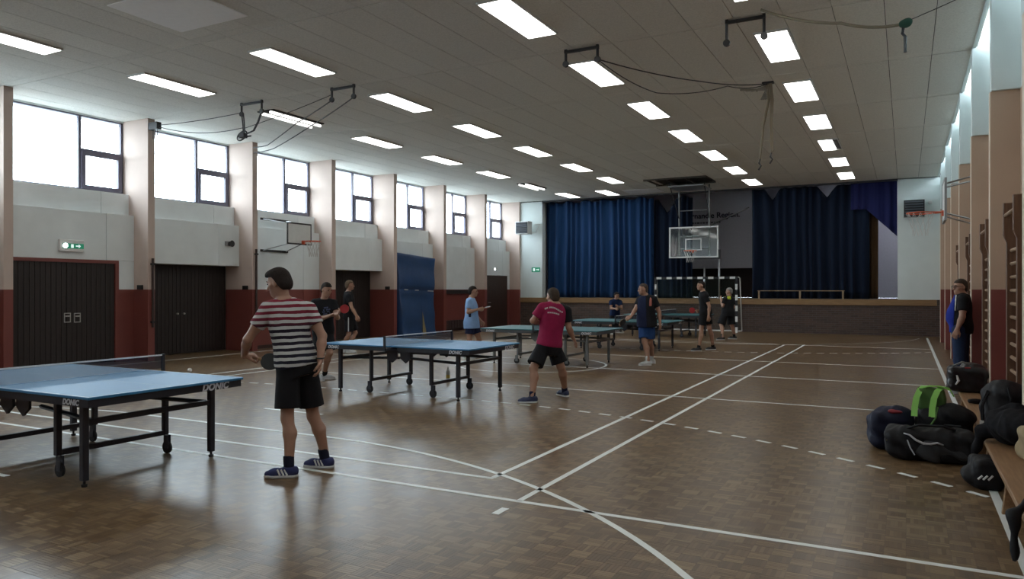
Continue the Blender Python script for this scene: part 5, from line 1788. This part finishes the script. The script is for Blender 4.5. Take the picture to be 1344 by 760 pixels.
# striped shirt cloth: red stripes above, dark stripes below
def striped():
    m = bpy.data.materials.new('striped_jersey')
    m.use_nodes = True
    t = NT(m)
    b = t.n['Principled BSDF']
    sep = t.new('ShaderNodeSeparateXYZ')
    t.put(sep.inputs[0], t.new('ShaderNodeTexCoord').outputs['Object'])
    nz = t.new('ShaderNodeTexNoise')
    t.put(nz.inputs['Vector'], t.new('ShaderNodeTexCoord').outputs['Object'])
    nz.inputs['Scale'].default_value = 9
    z = t.math('ADD', sep.outputs[2], t.math('MULTIPLY', t.math('SUBTRACT', nz.outputs['Fac'], 0.5), 0.016))
    z = t.math('SUBTRACT', z, t.math('MULTIPLY', sep.outputs[0], 0.04))
    f = t.math('FRACT', t.math('DIVIDE', z, 0.0535))
    st = t.math('LESS_THAN', f, 0.50)
    dark = t.ramp(t.math('MULTIPLY', t.math('SUBTRACT', z, 0.8), 1.43), [(0.0, (0.018, 0.022, 0.035)), (0.68, (0.022, 0.016, 0.026)), (0.76, (0.15, 0.02, 0.035)), (1.0, (0.20, 0.025, 0.04))])
    t.put(b.inputs['Base Color'], t.mix(st, (0.50, 0.51, 0.50, 1), dark))
    b.inputs['Roughness'].default_value = 0.9
    b.inputs['Specular IOR Level'].default_value = 0.15
    n2 = t.new('ShaderNodeTexNoise')
    t.put(n2.inputs['Vector'], t.new('ShaderNodeTexCoord').outputs['Object'])
    n2.inputs['Scale'].default_value = 13
    bp = t.new('ShaderNodeBump')
    bp.inputs['Strength'].default_value = 0.5
    bp.inputs['Distance'].default_value = 0.02
    t.put(bp.inputs['Height'], n2.outputs['Fac'])
    t.put(b.inputs['Normal'], bp.outputs[0])
    return m
def hairm(name, c): return mat(name, c, 0.8, noise=0.4, scale=45, bump=0.6, bscale=70, spec=0.2)
H_dark = hairm('hair_dark_brown', (0.020, 0.014, 0.012))
H_blond = hairm('hair_dark_blond', (0.12, 0.085, 0.055))
H_grey = hairm('hair_grey', (0.22, 0.21, 0.20))
H_brown = hairm('hair_brown', (0.05, 0.035, 0.025))
C_blk = cloth('black_cloth', (0.010, 0.010, 0.012))
C_navy = cloth('navy_cloth', (0.012, 0.016, 0.045))
C_white = cloth('white_cloth', (0.55, 0.56, 0.56))
S_white = mat('white_shoe', (0.45, 0.47, 0.48), 0.5)
S_black = mat('black_shoe', (0.014, 0.014, 0.016), 0.5)
S_blue = mat('blue_suede', (0.02, 0.028, 0.11), 0.7)
PX = lambda x: x

# 1 striped player
r, J, o = person(dict(h=0.0075, label='person in red, white and navy striped shirt and black shorts',
    fL=(370, 627), fR=(419, 614), tL=183, tR=170, kL=(377, 549, -0.10), kR=(411, 546, 0.10), hL=(378, 484, -0.05), hR=(402, 482, 0.08),
    nk=(373, 393, 0.0), sL=(352, 406, -0.06), sR=(405, 407, 0.07), eL=(325, 446, -0.08), wL=(320, 467, 0.08), eR=(423, 441, 0.05), wR=(420, 473, -0.03), hd=(365, 371, 0.0),
    hh=166, hp=-14, hem=0.015, loose=0.022, b=0.95, sleeve=0.56, shorts=0.80, wide=0.116, sock=0.085,
    handL=dict(dir=(0.75, 0.0, 0.25), palm=(0.2, -0.9, 0.3), curl=0.75, thumb=0.7, flip=-1), handR=dict(curl=0.4, palm=(-0.8, 0, -0.3)),
    shirt=striped(), pants=C_blk, socks=cloth('navy_sock', (0.012, 0.014, 0.03)), shoe=S_blue, shoe_mark=M_whitep, hair=H_dark, fringe=True, hairvol=0.014))
bat(r, J['gL'], (0.86, -0.25, 0.12), (0.1, 0.35, -0.95), M_rblk, M_rred, 'black-sided table tennis bat held by the person in the striped shirt')
MB().ring((0, 0, 0), 0.034, 0.006, 14, 5).build('wrist_band', M_black, o, loc=tuple(J['wR'] + UP * 0.02))

# 2 black shirt with print, red bat
r, J, o = person(dict(h=0.010, label='person in black printed shirt looking down at a red bat',
    fL=(430, 498), fR=(417, 500), tL=352, tR=330, kL=(433, 463, -0.1), kR=(419, 464, -0.1), hL=(430, 436, 0.0), hR=(418, 436, 0.0),
    nk=(425.5, 392.5, 0.0), sL=(438, 398.5, 0.03), sR=(413.5, 398, -0.03), eL=(443, 417, -0.12), wL=(441, 413, -0.34), eR=(417, 419.5, -0.08), wR=(434, 414, -0.28), hd=(428.8, 380, -0.05),
    hh=325, hp=-18, hem=-0.06, shorts=0.85, sock=0.07,
    handL=dict(dir=(0.6, 0.5, -0.2), palm=(-0.3, 0.6, -0.6), curl=0.7), handR=dict(dir=(0.85, 0.25, -0.2), palm=(0.1, 0.8, 0.4), curl=0.6),
    shirt=C_blk, pants=C_blk, socks=C_blk, shoe=S_white, hair=H_dark, hairvol=0.008,
    print=[(mat('print_blue', (0.06, 0.08, 0.16), 0.8), [(424 + 1.9 * k + (q % 2), 404.5 + 2.6 * q - 0.3 * k, 0.011, 0.012, 0.2) for k in range(5) for q in range(4) if (k * 3 + q) % 4])]))
bat(r, J['gR'] + np.array(RV) * 0.04, (0.75, 0.45, 0.1), (0.15, 0.1, -1), M_rred, M_rblk, 'red-sided table tennis bat held by the person in the black printed shirt')

# 3 walking person before the third door
person(dict(label='person in black with white side stripe walking past the set-back door',
    fL=(460, 463.5), fR=(454, 463), tL=355, tR=0, kL=(466.5, 437, 0.1), kR=(458, 439, -0.1), hL=(459, 416, 0.08), hR=(458, 416, -0.08),
    nk=(457, 382.5, 0), sL=(459, 388.5, 0.17), sR=(457.5, 389, -0.16), eL=(462, 404, 0.2), wL=(468, 414, 0.15), eR=(461.5, 403.5, -0.22), wR=(468, 415, -0.22), hd=(459.3, 374.3, 0),
    hh=8, hp=0, hem=-0.05, shorts=0.85, wide=0.112, shirt=C_blk, pants=C_blk, stripe=C_white, stripe_sides='R', socks=C_white, shoe=S_white, hair=H_blond, hairvol=0.012, sock=0.06))

# 4 light blue shirt
r, J, o = person(dict(label='person in light blue polo shirt and navy shorts at the table with pale grey legs',
    fL=(625, 469.5), fR=(616, 471.5), tL=0, tR=350, kL=(629, 446, 0.05), kR=(616, 447, -0.08), hL=(622, 425, 0.08), hR=(617, 425, -0.08),
    nk=(618, 391, 0), sL=(620.5, 396, 0.16), sR=(616.5, 396.5, -0.15), eL=(623, 412, 0.2), wL=(631, 421, 0.18), eR=(614.5, 410, -0.2), wR=(627.5, 406, -0.25), hd=(621.2, 382.5, 0),
    hh=358, hp=-2, hem=-0.10, loose=0.035, sleeve=0.62, shorts=0.6, shirt=cloth('light_blue_polo', (0.22, 0.36, 0.60)), pants=C_navy, socks=C_white, shoe=S_white, hair=H_dark, hairvol=0.008,
    handR=dict(dir=(0.9, 0.15, -0.1), palm=(0, 0.2, 0.9), curl=0.8),
    panels=[('navy_side_panel', C_navy, [(0, 0.03, 0), (0, -0.03, 0), (0, 0, 0.42), (0, 0, 0.16), (0.08, 0, 0)], [(0, 1, 0), (0, -1, 0), (0, 0, 1), (0, 0, -1), (-1, 0, 0)], 0.006)]))
bat(r, J['gR'], (0.95, 0.2, -0.1), (0.0, 1, -0.15), M_rblk, M_rred, 'dark table tennis bat held by the person in the light blue polo')

# 5 crimson shirt, seen from behind
pr5 = []
for k in range(16):
    if k == 3: continue
    f = k / 15
    pr5.append((715.5 + 22.5 * f, 405.2 - 3.4 * math.sin(math.pi * min(1, f * 1.1)) + 4.4 * f, 0.0065, 0.011, -0.25 * (f - 0.35)))
for k in range(10):
    f = k / 9
    pr5.append((719.3 + 14 * f, 410.3 - 0.8 * math.sin(math.pi * f) + 2.4 * f, 0.0065, 0.010, -0.15))
person(dict(h=0.009, label='person in crimson shirt with one black sleeve, seen from behind',
    fL=(693, 529), fR=(738.5, 520), tL=186, tR=120, kL=(700, 483, -0.2), kR=(736, 481, 0.05), hL=(711, 460, -0.08), hR=(728, 459, 0.06),
    nk=(728.5, 397.5, 0.0), sL=(712, 404.5, -0.05), sR=(743, 408.5, 0.06), eL=(699.5, 421, -0.05), wL=(709, 424, 0.15), eR=(746.5, 430, 0.05), wR=(752.5, 444, 0.14), hd=(725.3, 389, 0.02),
    hh=125, hp=-8, hem=0.05, loose=0.016, sleeve=0.68, shorts=0.80, wide=0.122, b=1.04, sock=0.06,
    handR=dict(curl=0.25), handL=dict(curl=0.7),
    shirt=cloth('crimson_cloth', (0.24, 0.012, 0.055)), sleeve_mat={'R': C_blk}, pants=C_blk, socks=C_navy, shoe=mat('navy_shoe', (0.02, 0.03, 0.08), 0.5), shoe_mark=None, hair=H_brown, hairvol=0.008,
    print=[(mat('print_white', (0.55, 0.53, 0.54), 0.8), pr5)]))

# 6 dark shirt, blue shorts, walking with bat
r, J, o = person(dict(label='person in dark navy and black shirt with blue shorts and white shoes',
    fL=(852.5, 477.5), fR=(847, 480), tL=200, tR=192, kL=(853, 449, 0.0), kR=(846, 449, -0.05), hL=(853.5, 424, -0.06), hR=(844, 424, 0.06),
    nk=(847.5, 387.5, 0), sL=(858, 393, -0.08), sR=(840, 393.5, 0.08), eL=(865, 409, -0.08), wL=(866.2, 424, -0.08), eR=(834.5, 405.5, 0.02), wR=(828, 415.5, -0.10), hd=(843.8, 379.5, -0.02),
    hh=190, hp=-3, hem=-0.08, loose=0.03, sleeve=0.62, shorts=0.80, b=1.05, belly=0.012, sock=0.10,
    handR=dict(dir=(-0.7, -0.5, -0.1), palm=(0.3, -0.3, 0.8), curl=0.8),
    shirt=C_blk, pants=cloth('blue_shorts', (0.015, 0.045, 0.14)), socks=C_white, shoe=S_white, hair=hairm('hair_cropped', (0.07, 0.05, 0.04)), hairvol=0.004,
    panels=[('navy_front_panel', C_navy, [(0.0, 0, 0)], [(-1, -0.4, 0)], 0.005), ('orange_shoulder_stripe', mat('stripe_orange', (0.36, 0.12, 0.09), 0.8), [(-0.12, 0, 0), (-0.165, 0, 0), (0, 0, 0.36)], [(1, 0, 0), (-1, 0, 0), (0, 0, -1)], 0.009)]))
bat(r, J['gR'], (-0.75, -0.4, -0.2), (0.85, -0.1, -0.45), M_rblk, M_rblk, 'black table tennis bat held low by the person in blue shorts')

# 7 dark outfit with red bat
r, J, o = person(dict(label='person in all-dark sportswear and black and white shoes holding a red bat forward',
    fL=(914, 461), fR=(933, 459.5), tL=186, tR=188, kL=(920.5, 432, -0.05), kR=(931, 431, 0.02), hL=(923.5, 410, -0.09), hR=(928, 410, 0.09),
    nk=(923, 382.5, 0), sL=(926, 388.5, -0.15), sR=(921.5, 387.5, 0.16), eL=(931, 402, -0.2), wL=(930, 415, -0.2), eR=(920.5, 401, 0.22), wR=(918.5, 408, 0.08), hd=(919.8, 374.8, 0),
    hh=185, hp=-4, hem=-0.06, loose=0.02, sleeve=0.6, shorts=0.75, shirt=C_blk, pants=C_blk, socks=C_blk, shoe=S_black, hair=H_dark, hairvol=0.006, sock=0.05,
    handR=dict(dir=(-0.9, 0.0, -0.2), palm=(0, 0.2, -0.8), curl=0.8)))
bat(r, J['gR'], (-0.9, 0.05, -0.1), (0.1, 0.1, -1), M_rred, M_rblk, 'red-sided table tennis bat held forward by the person in all-dark sportswear')

# 8 grey-haired person by the goal post
person(dict(label='grey-haired person in black with yellow shoulder patch beside the goal post',
    fL=(946, 446.5), fR=(961.5, 445), tL=185, tR=150, kL=(946.5, 426, -0.1), kR=(960, 426, 0.05), hL=(951.5, 411, -0.06), hR=(958.5, 411, 0.06),
    nk=(957, 388.5, 0), sL=(952, 393, -0.08), sR=(961.5, 393, 0.08), eL=(948.5, 402, -0.1), wL=(946.5, 393, 0.05), eR=(963, 403.5, 0.08), wR=(957, 407, 0.2), hd=(956.8, 382.6, 0),
    hh=165, hp=-4, hem=-0.10, loose=0.04, sleeve=0.65, shorts=0.98, wide=0.13, b=1.05, shirt=C_blk, pants=C_blk, socks=C_blk, shoe=S_black, hair=H_grey, hairvol=0.008,
    panels=[('yellow_shoulder_patch', mat('neon_yellow', (0.50, 0.55, 0.03), 0.8), [(-0.06, 0, 0), (0, 0, 0.44), (-0.15, 0, 0)], [(1, 0.2, 0), (0, 0, -1), (-1, 0, 0)], 0.012)]))

# 9 crouching player beyond the tables
person(dict(label='person in dark blue shirt crouching behind the far green tables',
    fL=(814, 437), fR=(801, 439), tL=330, tR=300, kL=(813, 426, -0.15), kR=(802, 427, -0.15), hL=(810, 414, 0.12), hR=(804, 414, 0.06),
    nk=(808, 392.5, -0.15), sL=(814, 396.5, -0.12), sR=(802, 396.5, -0.18), eL=(816, 405, -0.2), wL=(811, 402, -0.45), eR=(802, 405, -0.25), wR=(807.5, 405, -0.45), hd=(809.5, 388, -0.22),
    hh=310, hp=-15, hem=-0.05, sleeve=0.5, shorts=0.85, shirt=cloth('royal_blue_cloth', (0.012, 0.025, 0.075)), pants=C_blk, socks=C_white, shoe=S_white, hair=H_dark, hairvol=0.006))

# 10 man by the wall bars
person(dict(h=0.010, label='person with glasses in black and blue shirt and jeans standing by the wall bars',
    fL=(1258, 516.5), fR=(1263, 514.5), tL=185, tR=180, kL=(1259.5, 473, -0.08), kR=(1263, 472, 0.08), hL=(1259, 432, -0.09), hR=(1263, 432, 0.09),
    nk=(1263, 386, 0), sL=(1264.5, 393.5, -0.17), sR=(1265, 393.5, 0.17), eL=(1263, 416, -0.22), wL=(1256.5, 432, -0.22), eR=(1263, 417, 0.22), wR=(1257, 433, 0.2), hd=(1260, 376.5, 0),
    hh=182, hp=-3, hem=-0.06, loose=0.02, sleeve=0.66, belly=0.034, b=1.05, trousers=True, shirt=C_blk, pants=cloth('blue_denim', (0.018, 0.032, 0.075)), socks=C_blk, shoe=S_white, hair=H_brown, hairvol=0.008, glasses=True,
    panels=[('blue_front_panel', cloth('bright_blue_cloth', (0.012, 0.025, 0.22)), [(0, 0.09, 0)], [(0, -1, 0)], 0.008), ('white_piping', C_white, [(0, 0.09, 0), (0, 0.07, 0), (0, 0, 0.28)], [(0, 1, 0), (0, -1, 0), (0, 0, -1)], 0.011)]))
